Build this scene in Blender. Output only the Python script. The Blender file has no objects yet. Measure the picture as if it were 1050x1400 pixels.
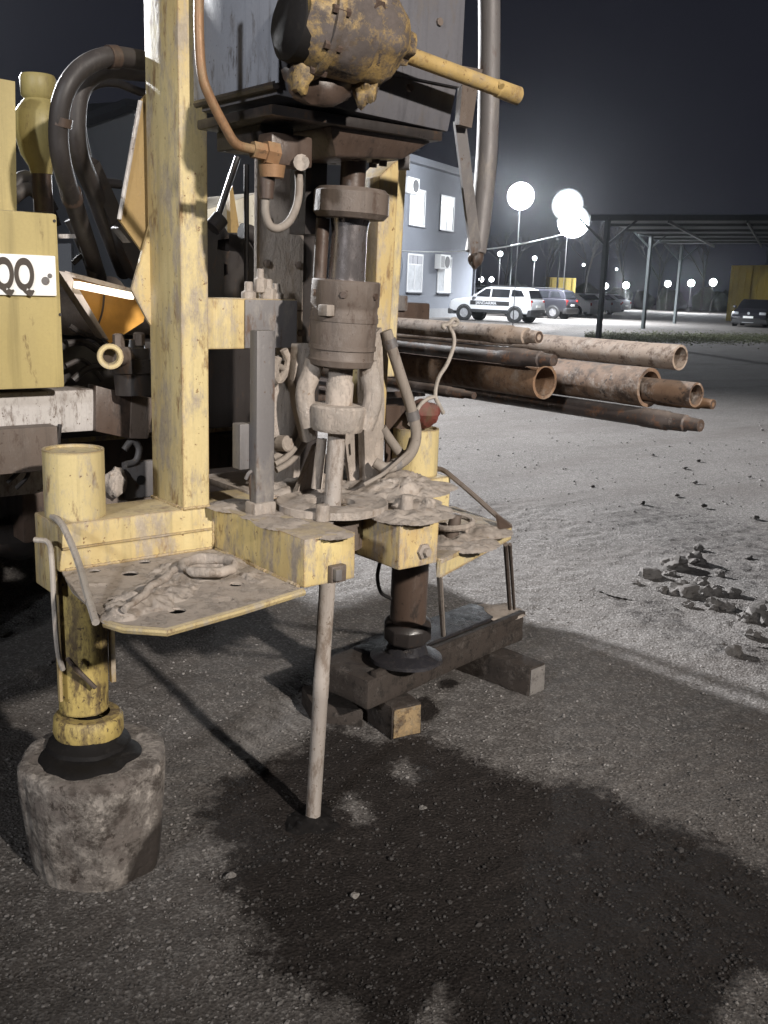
import bpy, bmesh, math, random
from mathutils import Vector, Matrix, noise
from mathutils.geometry import tessellate_polygon

random.seed(7)
scene = bpy.context.scene
C = scene.collection

# ------------------------------------------------------------------ camera, sky, lamps, exposure
CAM = Vector((0.0, 0.0, 1.5))
FPX, PITCH, ROLL, YAW = 1350.0, math.radians(12.9), math.radians(2.0), math.radians(39.0)
FWD = Vector((math.sin(YAW) * math.cos(PITCH), math.cos(YAW) * math.cos(PITCH), -math.sin(PITCH)))
_r0 = Vector((math.cos(YAW), -math.sin(YAW), 0.0))
_d0 = FWD.cross(_r0)
RGT = _r0 * math.cos(ROLL) - _d0 * math.sin(ROLL)
DWN = _r0 * math.sin(ROLL) + _d0 * math.cos(ROLL)
cam_data = bpy.data.cameras.new('camera')
cam = bpy.data.objects.new('camera', cam_data)
C.objects.link(cam)
cam_data.sensor_fit = 'VERTICAL'
cam_data.sensor_height = 36.0
cam_data.lens = 36.0 * FPX / 1400.0
cam_data.clip_start = 0.05
cam_data.clip_end = 1500.0
_m = Matrix((RGT, -DWN, -FWD)).transposed().to_4x4()
_m.translation = CAM
cam.matrix_world = _m
scene.camera = cam

world = bpy.data.worlds.new('World')
scene.world = world
world.use_nodes = True
_wn = world.node_tree.nodes
_bg = _wn.get('Background')
_bg.inputs[0].default_value = (0.60, 0.64, 0.95, 1.0)
_bg.inputs[1].default_value = 0.017

scene.cycles.max_bounces = 5
scene.cycles.diffuse_bounces = 2
scene.cycles.glossy_bounces = 2
scene.cycles.transmission_bounces = 2
scene.cycles.use_denoising = True
scene.cycles.use_adaptive_sampling = True
scene.cycles.adaptive_threshold = 0.02
scene.cycles.volume_bounces = 0
scene.view_settings.view_transform = 'Standard'
scene.view_settings.look = 'None'
scene.view_settings.exposure = 0.0
scene.view_settings.gamma = 1.0
scene.view_settings.use_curve_mapping = False

NEAR_LAMP = Vector((0.7, -8.0, 5.6))     # yard floodlight behind the photographer
SIDE_LAMP = Vector((1.6, 21.0, 7.0))     # yard floodlight ahead of the truck
LEFT_FILL = Vector((-10.0, -4.0, 6.0))    # unseen weaker fill light, added to brighten the rig's left faces
LEFT_W = 4400.0
NEAR_W, SIDE_W, FAR_W = 8200.0, 72000.0, 6800.0


def add_spot(name, loc, target, watts, col, size_deg, blend=0.6, radius=0.12):
    l = bpy.data.lights.new(name, 'SPOT')
    l.energy = watts
    l.color = col
    l.spot_size = math.radians(size_deg)
    l.spot_blend = blend
    l.shadow_soft_size = radius
    o = bpy.data.objects.new(name, l)
    C.objects.link(o)
    o.location = loc
    o.rotation_euler = (Vector(target) - Vector(loc)).to_track_quat('-Z', 'Y').to_euler()
    return o


def add_point(name, loc, watts, col, radius=0.3):
    l = bpy.data.lights.new(name, 'POINT')
    l.energy = watts
    l.color = col
    l.shadow_soft_size = radius
    o = bpy.data.objects.new(name, l)
    C.objects.link(o)
    o.location = loc
    return o


add_spot('near_floodlight', NEAR_LAMP, (2.25, 2.95, 0.75), NEAR_W, (1.0, 0.93, 0.85), 24, 1.0, 0.16)
add_spot('left_fill_light', LEFT_FILL, (1.4, 2.4, 1.8), LEFT_W, (0.95, 0.97, 1.0), 22, 1.0, 0.5)
add_spot('side_floodlight', SIDE_LAMP, (5.6, 8.4, 0.0), SIDE_W, (0.97, 0.98, 1.0), 60, 1.0, 0.25)
add_spot('annex_fill_light', SIDE_LAMP + Vector((0.2, 0.3, 0.2)), (12.0, 31.0, 2.0), 300.0, (0.90, 0.95, 1.0), 90, 1.0)  # extra unseen light added to brighten the annex wall


# ------------------------------------------------------------------ helpers
def at(px, py, x=None, y=None, z=None, d=None):
    """point of the place seen at photo pixel (px, py) on a plane of known x, y, z or at a known distance"""
    r = FWD + RGT * ((px - 525.0) / FPX) + DWN * ((py - 700.0) / FPX)
    if d is not None:
        t = d
    elif x is not None:
        t = (x - CAM.x) / r.x
    elif y is not None:
        t = (y - CAM.y) / r.y
    else:
        t = (z - CAM.z) / r.z
    return CAM + r * t


def px_of(p):
    v = Vector(p) - CAM
    k = FPX / v.dot(FWD)
    return 525.0 + v.dot(RGT) * k, 700.0 + v.dot(DWN) * k


def ortho(axis):
    a = Vector(axis).normalized()
    u = a.cross(Vector((0, 0, 1)) if abs(a.z) < 0.9 else Vector((1, 0, 0))).normalized()
    return a, u, a.cross(u).normalized()


class MB:
    """collects shapes in world coordinates; build() links them as one mesh object"""

    def __init__(self):
        self.v = []
        self.f = []

    def add(self, vs, fs):
        o = len(self.v)
        self.v += [Vector(p) for p in vs]
        self.f += [tuple(i + o for i in q) for q in fs]
        return self

    def box(self, x0, x1, y0, y1, z0, z1):
        return self.add([(x0, y0, z0), (x1, y0, z0), (x1, y1, z0), (x0, y1, z0),
                         (x0, y0, z1), (x1, y0, z1), (x1, y1, z1), (x0, y1, z1)],
                        [(0, 3, 2, 1), (4, 5, 6, 7), (0, 1, 5, 4), (1, 2, 6, 5), (2, 3, 7, 6), (3, 0, 4, 7)])

    def obox(self, c, ax, ay, az):
        c, ax, ay, az = Vector(c), Vector(ax), Vector(ay), Vector(az)
        vs = [c + ax * i + ay * j + az * k for k in (-1, 1) for i, j in ((-1, -1), (1, -1), (1, 1), (-1, 1))]
        return self.add(vs, [(0, 3, 2, 1), (4, 5, 6, 7), (0, 1, 5, 4), (1, 2, 6, 5), (2, 3, 7, 6), (3, 0, 4, 7)])

    def bar(self, p0, p1, w, h, up=(0, 0, 1)):
        p0, p1 = Vector(p0), Vector(p1)
        a = (p1 - p0).normalized()
        s = a.cross(Vector(up)).normalized()
        u = s.cross(a).normalized()
        return self.obox((p0 + p1) / 2, a * ((p1 - p0).length / 2), s * (w / 2), u * (h / 2))

    def lathe(self, p0, axis, prof, n=24, wob=0.0, seed=0):
        """prof: list of (distance along axis, radius); radius 0 closes"""
        a, u, w = ortho(axis)
        p0 = Vector(p0)
        rings, vs, fs = [], [], []
        for t, r in prof:
            if r <= 1e-6:
                rings.append([len(vs)])
                vs.append(p0 + a * t)
            else:
                ring = []
                for i in range(n):
                    th = 2 * math.pi * i / n
                    d = u * math.cos(th) + w * math.sin(th)
                    rr = r
                    if wob:
                        rr += wob * noise.noise((d * 2.2 + a * t * 6) + Vector((seed, seed * 1.7, 0)))
                    ring.append(len(vs))
                    vs.append(p0 + a * t + d * rr)
                rings.append(ring)
        for A, B in zip(rings[:-1], rings[1:]):
            if len(A) == 1 and len(B) == 1:
                continue
            for i in range(n):
                j = (i + 1) % n
                if len(A) == 1:
                    fs.append((A[0], B[i], B[j]))
                elif len(B) == 1:
                    fs.append((A[i], B[0], A[j]))
                else:
                    fs.append((A[i], B[i], B[j], A[j]))
        return self.add(vs, fs)

    def cyl(self, p0, p1, r0, r1=None, n=20):
        r1 = r0 if r1 is None else r1
        p0, p1 = Vector(p0), Vector(p1)
        L = (p1 - p0).length
        return self.lathe(p0, p1 - p0, [(0, 0), (0, r0), (L, r1), (L, 0)], n)

    def pipe(self, p0, p1, r, wall, n=24):
        p0, p1 = Vector(p0), Vector(p1)
        L = (p1 - p0).length
        ri = r - wall
        return self.lathe(p0, p1 - p0, [(0, ri), (0, r), (L, r), (L, ri), (0, ri)], n)

    def tube(self, pts, r, n=10, smooth=4):
        pts = [Vector(p) for p in pts]
        if smooth and len(pts) > 2:
            q = []
            P = [pts[0] * 2 - pts[1]] + pts + [pts[-1] * 2 - pts[-2]]
            for i in range(1, len(P) - 2):
                for k in range(smooth):
                    t = k / smooth
                    a, b, c, d = P[i - 1], P[i], P[i + 1], P[i + 2]
                    q.append(0.5 * ((2 * b) + (c - a) * t + (2 * a - 5 * b + 4 * c - d) * t * t + (3 * b - a - 3 * c + d) * t ** 3))
            q.append(pts[-1])
            pts = q
        _, u, w = ortho(pts[1] - pts[0])
        vs, fs = [], []
        m = len(pts)
        for i, p in enumerate(pts):
            tan = (pts[min(i + 1, m - 1)] - pts[max(i - 1, 0)]).normalized()
            u = (u - tan * u.dot(tan)).normalized()
            w = tan.cross(u)
            rr = r[i * len(r) // m] if isinstance(r, (list, tuple)) else r
            for k in range(n):
                th = 2 * math.pi * k / n
                vs.append(p + (u * math.cos(th) + w * math.sin(th)) * rr)
        for i in range(m - 1):
            for k in range(n):
                k2 = (k + 1) % n
                fs.append((i * n + k, i * n + k2, (i + 1) * n + k2, (i + 1) * n + k))
        fs.append(tuple(range(n - 1, -1, -1)))
        fs.append(tuple((m - 1) * n + k for k in range(n)))
        return self.add(vs, fs)

    def prism(self, poly, off, holes=()):
        """poly: 3D outline, off: thickness vector"""
        loops = [[Vector(p) for p in poly]] + [[Vector(p) for p in h] for h in holes]
        off = Vector(off)
        flat = [p for l in loops for p in l]
        n = len(flat)
        tris = tessellate_polygon(loops)
        vs = flat + [p + off for p in flat]
        fs = []
        for t in tris:
            a, b, c = (flat[i] for i in t)
            if (b - a).cross(c - a).dot(off) > 0:
                t = (t[0], t[2], t[1])
            fs.append(tuple(t))
            fs.append(tuple(i + n for i in reversed(t)))
        o = 0
        for l in loops:
            k = len(l)
            for i in range(k):
                j = (i + 1) % k
                fs.append((o + i, o + j, o + j + n, o + i + n))
            o += k
        return self.add(vs, fs)

    def lump(self, c, sx, sy, sz, amp=0.25, freq=3.0, seed=0, sub=3):
        bm = bmesh.new()
        bmesh.ops.create_icosphere(bm, subdivisions=sub, radius=1.0)
        vs = []
        for v in bm.verts:
            d = v.co.normalized()
            k = 1 + amp * noise.fractal(d * freq * 0.6 + Vector((seed * 3.1, seed * 1.3, seed)), 1.2, 2.0, 3)
            vs.append(Vector(c) + Vector((d.x * sx, d.y * sy, d.z * sz)) * k)
        fs = [tuple(v.index for v in f.verts) for f in bm.faces]
        bm.free()
        return self.add(vs, fs)

    def build(self, name, mat, parent=None, bevel=0.0, seg=2, smooth=40, rough=0.0, base=None):
        org = Vector(parent['_o']) if parent is not None else (Vector(base) if base is not None else Vector())
        bm = bmesh.new()
        vs = [bm.verts.new(p - org) for p in self.v]
        for f in self.f:
            try:
                bm.faces.new([vs[i] for i in f])
            except ValueError:
                pass
        bmesh.ops.remove_doubles(bm, verts=bm.verts, dist=1e-5)
        bmesh.ops.recalc_face_normals(bm, faces=bm.faces)
        if bevel > 0:
            es = [e for e in bm.edges if len(e.link_faces) == 2 and e.calc_face_angle(0) > 0.5]
            bmesh.ops.bevel(bm, geom=es, offset=bevel, segments=seg, profile=0.6, affect='EDGES', clamp_overlap=True)
        if rough > 0:
            bmesh.ops.subdivide_edges(bm, edges=[e for e in bm.edges if e.calc_length() > 0.03], cuts=3, use_grid_fill=True)
            bm.normal_update()
            for v in bm.verts:
                v.co += v.normal * rough * noise.fractal((v.co + org) * 14.0, 1.0, 2.0, 3)
        me = bpy.data.meshes.new(name)
        bm.to_mesh(me)
        bm.free()
        me.materials.append(mat)
        if smooth:
            me.shade_smooth()
            me.set_sharp_from_angle(angle=math.radians(smooth))
        o = bpy.data.objects.new(name, me)
        C.objects.link(o)
        if parent is not None:
            o.parent = parent
            o['_o'] = parent['_o']
        else:
            o.location = org
            o['_o'] = tuple(org)
        return o


def tag(o, label=None, cat=None, group=None, kind=None):
    if label:
        o['label'] = label
    if cat:
        o['category'] = cat
    if group:
        o['group'] = group
    if kind:
        o['kind'] = kind
    return o


def thing(name, loc, label, cat, group=None):
    o = bpy.data.objects.new(name, None)
    o.empty_display_size = 0.1
    C.objects.link(o)
    o.location = loc
    o['_o'] = tuple(loc)
    return tag(o, label, cat, group)


# ------------------------------------------------------------------ materials
def _nt(name):
    m = bpy.data.materials.new(name)
    m.use_nodes = True
    t = m.node_tree
    return m, t, t.nodes['Principled BSDF']


def _noise(t, vec, scale, detail=5, rough=0.6, w=None):
    n = t.nodes.new('ShaderNodeTexNoise')
    n.inputs['Scale'].default_value = scale
    n.inputs['Detail'].default_value = detail
    n.inputs['Roughness'].default_value = rough
    t.links.new(vec, n.inputs['Vector'])
    return n.outputs['Fac']


def _ramp(t, fac, a, b, va=0.0, vb=1.0):
    r = t.nodes.new('ShaderNodeMapRange')
    r.inputs['From Min'].default_value = a
    r.inputs['From Max'].default_value = b
    r.inputs['To Min'].default_value = va
    r.inputs['To Max'].default_value = vb
    t.links.new(fac, r.inputs['Value'])
    return r.outputs['Result']


def _mix(t, fac, a, b, mode='MIX'):
    m = t.nodes.new('ShaderNodeMix')
    m.data_type = 'RGBA'
    m.blend_type = mode
    for sock, val in ((m.inputs[0], fac), (m.inputs[6], a), (m.inputs[7], b)):
        if hasattr(val, 'links') or isinstance(val, bpy.types.NodeSocket):
            t.links.new(val, sock)
        elif isinstance(val, (int, float)):
            sock.default_value = val
        else:
            sock.default_value = (*val, 1.0)
    return m.outputs[2]


def _math(t, op, a, b=0.0):
    m = t.nodes.new('ShaderNodeMath')
    m.operation = op
    m.use_clamp = op in ('ADD', 'MULTIPLY')
    for s, v in ((m.inputs[0], a), (m.inputs[1], b)):
        if isinstance(v, bpy.types.NodeSocket):
            t.links.new(v, s)
        else:
            s.default_value = v
    return m.outputs[0]


def worn(name, base, rust=(0.10, 0.055, 0.03), rust_amt=0.35, mud=(0.30, 0.26, 0.22), mud_amt=0.35,
         rough=0.6, metal=0.0, scale=1.0, bump=0.25, dust_up=0.5, streak=True, spec=0.4, edge=0.0, dark_spot=None, drift=None):
    """painted or bare metal with chips, mud splashes and dust lying on upward faces"""
    m, t, b = _nt(name)
    geo = t.nodes.new('ShaderNodeNewGeometry')
    pos = geo.outputs['Position']
    mp = t.nodes.new('ShaderNodeMapping')
    mp.inputs['Scale'].default_value = (1, 1, 0.35 if streak else 1)
    t.links.new(pos, mp.inputs['Vector'])
    sp = mp.outputs['Vector']
    n_big = _noise(t, sp, 5.0 * scale, 6, 0.65)
    n_mid = _noise(t, sp, 22.0 * scale, 6, 0.7)
    n_fine = _noise(t, pos, 120.0 * scale, 4, 0.7)
    col = _mix(t, _ramp(t, n_fine, 0.3, 0.7, 0.0, 0.35), base, tuple(c * 0.72 for c in base))
    # large tonal drift
    col = _mix(t, _ramp(t, n_big, 0.40, 0.68, 0.0, 0.75 if drift else 0.5), col, drift or tuple(c * 0.6 + mud[i] * 0.15 for i, c in enumerate(base)))
    # dark run marks
    mr = t.nodes.new('ShaderNodeMapping')
    mr.inputs['Scale'].default_value = (34, 34, 1.6) if streak else (9, 9, 9)
    t.links.new(pos, mr.inputs['Vector'])
    runs = _ramp(t, _noise(t, mr.outputs['Vector'], 1.0, 4, 0.6), 0.52, 0.72, 0.0, 0.55)
    col = _mix(t, runs, col, tuple(c * 0.42 for c in base))
    # rust chips
    chips = _ramp(t, n_mid, 0.64 - 0.20 * rust_amt, 0.74 - 0.20 * rust_amt, 0.0, 0.9)
    n_c2 = _ramp(t, _noise(t, pos, 55.0 * scale, 5, 0.7), 0.70 - 0.16 * rust_amt, 0.73 - 0.16 * rust_amt)
    chips = _math(t, 'MAXIMUM', chips, n_c2)
    if edge > 0:
        bv = t.nodes.new('ShaderNodeBevel')
        bv.samples = 3
        bv.inputs['Radius'].default_value = 0.009
        dt = t.nodes.new('ShaderNodeVectorMath')
        dt.operation = 'DOT_PRODUCT'
        t.links.new(bv.outputs[0], dt.inputs[0])
        t.links.new(geo.outputs['Normal'], dt.inputs[1])
        em = _ramp(t, dt.outputs['Value'], 0.995, 0.90, 0.0, 1.0)
        em = _math(t, 'MULTIPLY', em, _ramp(t, _noise(t, pos, 38.0, 5, 0.7), 0.55 - 0.25 * edge, 0.62 - 0.2 * edge))
        chips = _math(t, 'MAXIMUM', chips, em)
    col = _mix(t, chips, col, rust)
    # mud splashes plus dust on upward faces
    sep = t.nodes.new('ShaderNodeSeparateXYZ')
    t.links.new(geo.outputs['Normal'], sep.inputs[0])
    up = _ramp(t, sep.outputs['Z'], 0.35, 0.9, 0.0, dust_up)
    splash = _ramp(t, _noise(t, sp, 15.0 * scale, 9, 0.78), 0.62 - 0.26 * mud_amt, 0.72 - 0.22 * mud_amt)
    splash = _math(t, 'MULTIPLY', splash, min(1.0, 0.35 + mud_amt))
    md = _math(t, 'MAXIMUM', splash, _math(t, 'MULTIPLY', up, _ramp(t, n_mid, 0.25, 0.6, 0.5, 1.0)))
    mudc = _mix(t, _ramp(t, n_fine, 0.3, 0.7), tuple(c * 0.62 for c in mud), mud)
    mudc = _mix(t, _ramp(t, _noise(t, pos, 17.0, 6, 0.75), 0.42, 0.66, 0.0, 0.8), mudc, tuple(c * 0.55 for c in mud))
    col = _mix(t, md, col, mudc)
    if dark_spot:  # darker within a radius of one point, edge broken by noise
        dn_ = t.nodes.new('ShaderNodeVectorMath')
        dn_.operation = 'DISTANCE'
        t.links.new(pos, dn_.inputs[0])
        dn_.inputs[1].default_value = dark_spot[:3]
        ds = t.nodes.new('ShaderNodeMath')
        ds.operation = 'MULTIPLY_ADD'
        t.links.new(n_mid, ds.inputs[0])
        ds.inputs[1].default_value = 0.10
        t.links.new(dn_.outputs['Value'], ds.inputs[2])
        col = _mix(t, _ramp(t, ds.outputs[0], dark_spot[3], dark_spot[3] - 0.03), col, (0.045, 0.036, 0.031))
    t.links.new(col, b.inputs['Base Color'])
    rg = _math(t, 'MAXIMUM', _ramp(t, n_mid, 0.3, 0.7, rough - 0.12, rough + 0.12), _math(t, 'MULTIPLY', md, 0.85))
    t.links.new(rg, b.inputs['Roughness'])
    if metal > 0:
        mt = _math(t, 'MULTIPLY', _math(t, 'SUBTRACT', 1.0, md), metal)
        t.links.new(mt, b.inputs['Metallic'])
    b.inputs['Specular IOR Level'].default_value = spec
    bp = t.nodes.new('ShaderNodeBump')
    bp.inputs['Strength'].default_value = bump
    bp.inputs['Distance'].default_value = 0.006
    h = _math(t, 'ADD', _math(t, 'MULTIPLY', n_fine, 0.35), _math(t, 'ADD', _math(t, 'MULTIPLY', md, 0.4), _math(t, 'MULTIPLY', n_mid, 0.2)))
    t.links.new(h, bp.inputs['Height'])
    t.links.new(bp.outputs['Normal'], b.inputs['Normal'])
    return m


def plain(name, col, rough=0.6, metal=0.0, var=0.25, scale=20.0, bump=0.0, emit=None, strength=0.0, trans=0.0, spec=0.5):
    m, t, b = _nt(name)
    geo = t.nodes.new('ShaderNodeNewGeometry')
    n = _noise(t, geo.outputs['Position'], scale, 5, 0.65)
    c = _mix(t, _ramp(t, n, 0.3, 0.7), tuple(x * (1 - var) for x in col), col)
    t.links.new(c, b.inputs['Base Color'])
    b.inputs['Roughness'].default_value = rough
    b.inputs['Metallic'].default_value = metal
    b.inputs['Specular IOR Level'].default_value = spec
    if trans:
        b.inputs['Transmission Weight'].default_value = trans
    if emit:
        b.inputs['Emission Color'].default_value = (*emit, 1)
        b.inputs['Emission Strength'].default_value = strength
    if bump:
        bp = t.nodes.new('ShaderNodeBump')
        bp.inputs['Strength'].default_value = bump
        bp.inputs['Distance'].default_value = 0.01
        t.links.new(n, bp.inputs['Height'])
        t.links.new(bp.outputs['Normal'], b.inputs['Normal'])
    return m


MUD = (0.33, 0.285, 0.25)
M = {}
M['yellow'] = worn('yellow_paint', (0.58, 0.47, 0.235), rust=(0.15, 0.09, 0.05), rust_amt=0.3, mud=(0.42, 0.37, 0.31), mud_amt=0.45, rough=0.55, edge=1.0)
M['yellow_muddy'] = worn('yellow_paint_muddy', (0.60, 0.48, 0.22), rust=(0.17, 0.10, 0.05), rust_amt=0.52, mud=(0.38, 0.325, 0.275), mud_amt=0.6, rough=0.65, dust_up=0.95, edge=1.0, drift=(0.33, 0.21, 0.10))
M['yellow_clean'] = worn('yellow_paint_tail', (0.47, 0.38, 0.17), rust_amt=0.05, mud=(0.3, 0.22, 0.1), mud_amt=0.08, rough=0.5, dust_up=0.3, bump=0.1)
M['yellow_pale'] = worn('pale_yellow_paint', (0.58, 0.475, 0.25), rust=(0.20, 0.12, 0.055), rust_amt=0.42, mud=(0.43, 0.365, 0.295), mud_amt=0.52, rough=0.6, edge=1.0, drift=(0.40, 0.28, 0.11))
M['ochre'] = worn('ochre_paint', (0.30, 0.20, 0.075), rust_amt=0.2, mud_amt=0.15, rough=0.6, dust_up=0.2)
M['yellow_chip'] = worn('yellow_paint_chipped', (0.50, 0.38, 0.13), rust=(0.075, 0.05, 0.03), rust_amt=0.72, mud=(0.16, 0.115, 0.07), mud_amt=0.5, rough=0.55, edge=1.0)
M['mud'] = worn('dried_mud', (0.39, 0.335, 0.29), rust=(0.22, 0.17, 0.13), rust_amt=0.4, mud=(0.47, 0.415, 0.37), mud_amt=0.55, rough=0.85, bump=1.0, dust_up=0.3, spec=0.2)
M['mud_metal'] = worn('mud_caked_steel', (0.30, 0.255, 0.22), rust=(0.17, 0.10, 0.06), rust_amt=0.35, mud=(0.37, 0.32, 0.275), mud_amt=0.55, rough=0.7, bump=0.4, dust_up=0.6)
M['mud_brown'] = worn('brown_muddy_steel', (0.125, 0.097, 0.080), rust=(0.055, 0.034, 0.024), rust_amt=0.35, mud=(0.19, 0.158, 0.138), mud_amt=0.45, rough=0.6, bump=0.4)
M['grey_steel'] = worn('grey_steel', (0.16, 0.15, 0.15), rust=(0.10, 0.06, 0.04), rust_amt=0.3, mud=(0.30, 0.27, 0.24), mud_amt=0.35, rough=0.55, metal=0.2)
M['dark'] = worn('oily_dark_steel', (0.028, 0.024, 0.023), rust=(0.06, 0.035, 0.02), rust_amt=0.35, mud=(0.09, 0.07, 0.06), mud_amt=0.12, rough=0.36, dust_up=0.1, spec=0.6)
M['dark_brown'] = worn('oily_brown_steel', (0.075, 0.050, 0.038), rust=(0.025, 0.018, 0.015), rust_amt=0.45, mud=(0.17, 0.13, 0.11), mud_amt=0.22, rough=0.42, dust_up=0.15, spec=0.6)
M['head_grey'] = worn('grey_head_cover', (0.115, 0.113, 0.125), rust=(0.05, 0.042, 0.038), rust_amt=0.2, mud=(0.15, 0.132, 0.122), mud_amt=0.4, rough=0.5, dust_up=0.2, bump=0.12)
M['head_dark'] = worn('dark_oiled_head', (0.30, 0.315, 0.36), rust=(0.08, 0.072, 0.072), rust_amt=0.3, mud=(0.17, 0.155, 0.15), mud_amt=0.35, rough=0.5, dust_up=0.1, bump=0.12, spec=0.35)
M['motor'] = worn('stained_yellow_motor', (0.40, 0.27, 0.10), rust=(0.07, 0.05, 0.04), rust_amt=0.7, mud=(0.11, 0.09, 0.082), mud_amt=0.78, rough=0.5, streak=False, scale=0.55, dust_up=0.2)
M['handle'] = worn('dirty_yellow_tube', (0.42, 0.29, 0.11), rust=(0.16, 0.09, 0.035), rust_amt=0.55, mud=(0.34, 0.26, 0.16), mud_amt=0.45, rough=0.6, streak=False)
M['chrome'] = worn('polished_sleeve', (0.33, 0.30, 0.30), rust=(0.13, 0.09, 0.07), rust_amt=0.35, mud=(0.2, 0.16, 0.14), mud_amt=0.2, rough=0.28, metal=0.8, bump=0.1, spec=0.7)
M['copper'] = worn('copper_pipe', (0.30, 0.17, 0.09), rust=(0.14, 0.085, 0.05), rust_amt=0.5, mud=(0.3, 0.22, 0.12), mud_amt=0.35, rough=0.5, metal=0.2, dust_up=0.1)
M['rubber'] = worn('black_rubber', (0.035, 0.030, 0.029), rust=(0.06, 0.05, 0.045), rust_amt=0.3, mud=(0.16, 0.14, 0.13), mud_amt=0.15, rough=0.55, dust_up=0.25, bump=0.15)
M['rubber_muddy'] = worn('muddy_rubber_hose', (0.25, 0.215, 0.185), rust=(0.12, 0.09, 0.07), rust_amt=0.3, mud=(0.35, 0.31, 0.27), mud_amt=0.5, rough=0.75, dust_up=0.4)
M['white_beam'] = worn('dirty_white_beam', (0.50, 0.47, 0.45), rust=(0.10, 0.07, 0.05), rust_amt=0.45, mud=(0.17, 0.125, 0.10), mud_amt=0.45, rough=0.6)
M['rust'] = worn('rusty_pipe', (0.20, 0.115, 0.065), rust=(0.09, 0.052, 0.032), rust_amt=0.6, mud=(0.30, 0.23, 0.175), mud_amt=0.4, rough=0.8, streak=False, dust_up=0.2)
M['pipe_tan'] = worn('tan_muddy_pipe', (0.32, 0.245, 0.19), rust=(0.10, 0.062, 0.042), rust_amt=0.65, mud=(0.45, 0.385, 0.33), mud_amt=0.5, rough=0.75, streak=False, dust_up=0.3)
M['pipe_white'] = worn('pipe_patched_clay', (0.185, 0.112, 0.07), rust=(0.05, 0.033, 0.025), rust_amt=0.7, mud=(0.45, 0.39, 0.34), mud_amt=0.46, rough=0.75, streak=False, scale=0.55, dust_up=0.25)
M['pipe_dark'] = worn('dark_drill_pipe', (0.065, 0.05, 0.045), rust=(0.16, 0.08, 0.045), rust_amt=0.5, mud=(0.40, 0.34, 0.30), mud_amt=0.25, rough=0.5, streak=False)
M['rod'] = worn('clay_smeared_rod', (0.33, 0.29, 0.26), rust=(0.15, 0.115, 0.09), rust_amt=0.6, mud=(0.42, 0.38, 0.345), mud_amt=0.5, rough=0.7, dust_up=0.2)
M['red'] = worn('red_brown_cap', (0.17, 0.045, 0.035), rust_amt=0.4, mud_amt=0.3, rough=0.6)
M['blue_oil'] = worn('oil_soaked_wood', (0.022, 0.021, 0.025), rust=(0.04, 0.036, 0.036), rust_amt=0.45, mud=(0.09, 0.078, 0.072), mud_amt=0.35, rough=0.62, streak=False, dust_up=0.0, spec=0.22, bump=1.0)
M['wood_dark'] = worn('weathered_dark_wood', (0.045, 0.036, 0.031), rust=(0.02, 0.017, 0.015), rust_amt=0.55, mud=(0.13, 0.112, 0.10), mud_amt=0.35, rough=0.8, streak=False, bump=0.9, dust_up=0.10, spec=0.2)
M['wood_cut'] = worn('cut_wood_end', (0.30, 0.21, 0.11), rust=(0.07, 0.045, 0.03), rust_amt=0.6, mud=(0.34, 0.28, 0.2), mud_amt=0.5, rough=0.85, streak=False, bump=0.9)
M['wood_grey'] = worn('grey_cut_end', (0.20, 0.185, 0.172), rust=(0.07, 0.06, 0.055), rust_amt=0.55, mud=(0.26, 0.24, 0.225), mud_amt=0.5, rough=0.85, streak=False, bump=0.9)
M['stump'] = worn('smeared_stump', (0.17, 0.145, 0.13), rust=(0.05, 0.039, 0.033), rust_amt=0.85, mud=(0.38, 0.34, 0.305), mud_amt=0.72, rough=0.85, bump=1.0, dust_up=0.1, streak=False, scale=0.55, dark_spot=(1.06, 2.17, -0.02, 0.22))
M['grease'] = worn('black_grease', (0.010, 0.009, 0.009), rust=(0.018, 0.016, 0.015), rust_amt=0.4, mud=(0.07, 0.06, 0.055), mud_amt=0.12, rough=0.72, dust_up=0.0, spec=0.2, streak=False)
M['plate_white'] = plain('reflective_plate', (0.93, 0.93, 0.92), 0.35, var=0.02)
M['plate_ink'] = plain('plate_ink', (0.06, 0.045, 0.035), 0.5)
M['orange'] = plain('orange_reflector', (0.75, 0.38, 0.07), 0.45, var=0.25, scale=14)
M['rim'] = worn('lamp_rim', (0.55, 0.50, 0.47), rust=(0.25, 0.13, 0.09), rust_amt=0.35, mud_amt=0.15, rough=0.5)
M['tube_lit'] = plain('lit_lamp_tube', (0.9, 0.9, 0.9), 0.4, emit=(1.0, 0.86, 0.66), strength=2.6)
M['strap'] = worn('pale_rope', (0.42, 0.38, 0.34), rust=(0.2, 0.15, 0.12), rust_amt=0.4, mud_amt=0.3, rough=0.85, scale=2)
M['rubble'] = worn('rubble', (0.13, 0.12, 0.114), rust=(0.09, 0.078, 0.07), rust_amt=0.4, mud=(0.18, 0.168, 0.158), mud_amt=0.45, rough=0.9, bump=0.8, streak=False, dust_up=0.4, spec=0.15)
M['olive'] = worn('olive_canister', (0.30, 0.25, 0.10), rust_amt=0.15, mud=(0.2, 0.15, 0.08), mud_amt=0.3, rough=0.5, dust_up=0.2, bump=0.1)
M['cable_black'] = plain('black_cable', (0.02, 0.019, 0.02), 0.5)
M['cream'] = worn('cream_panel', (0.56, 0.53, 0.44), rust_amt=0.2, mud_amt=0.2, rough=0.55)

# ------------------------------------------------------------------ ground
def inside(poly, x, y):
    c = False
    n = len(poly)
    j = n - 1
    for i in range(n):
        xi, yi = poly[i]
        xj, yj = poly[j]
        if (yi > y) != (yj > y) and x < (xj - xi) * (y - yi) / (yj - yi) + xi:
            c = not c
        j = i
    return c


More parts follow.
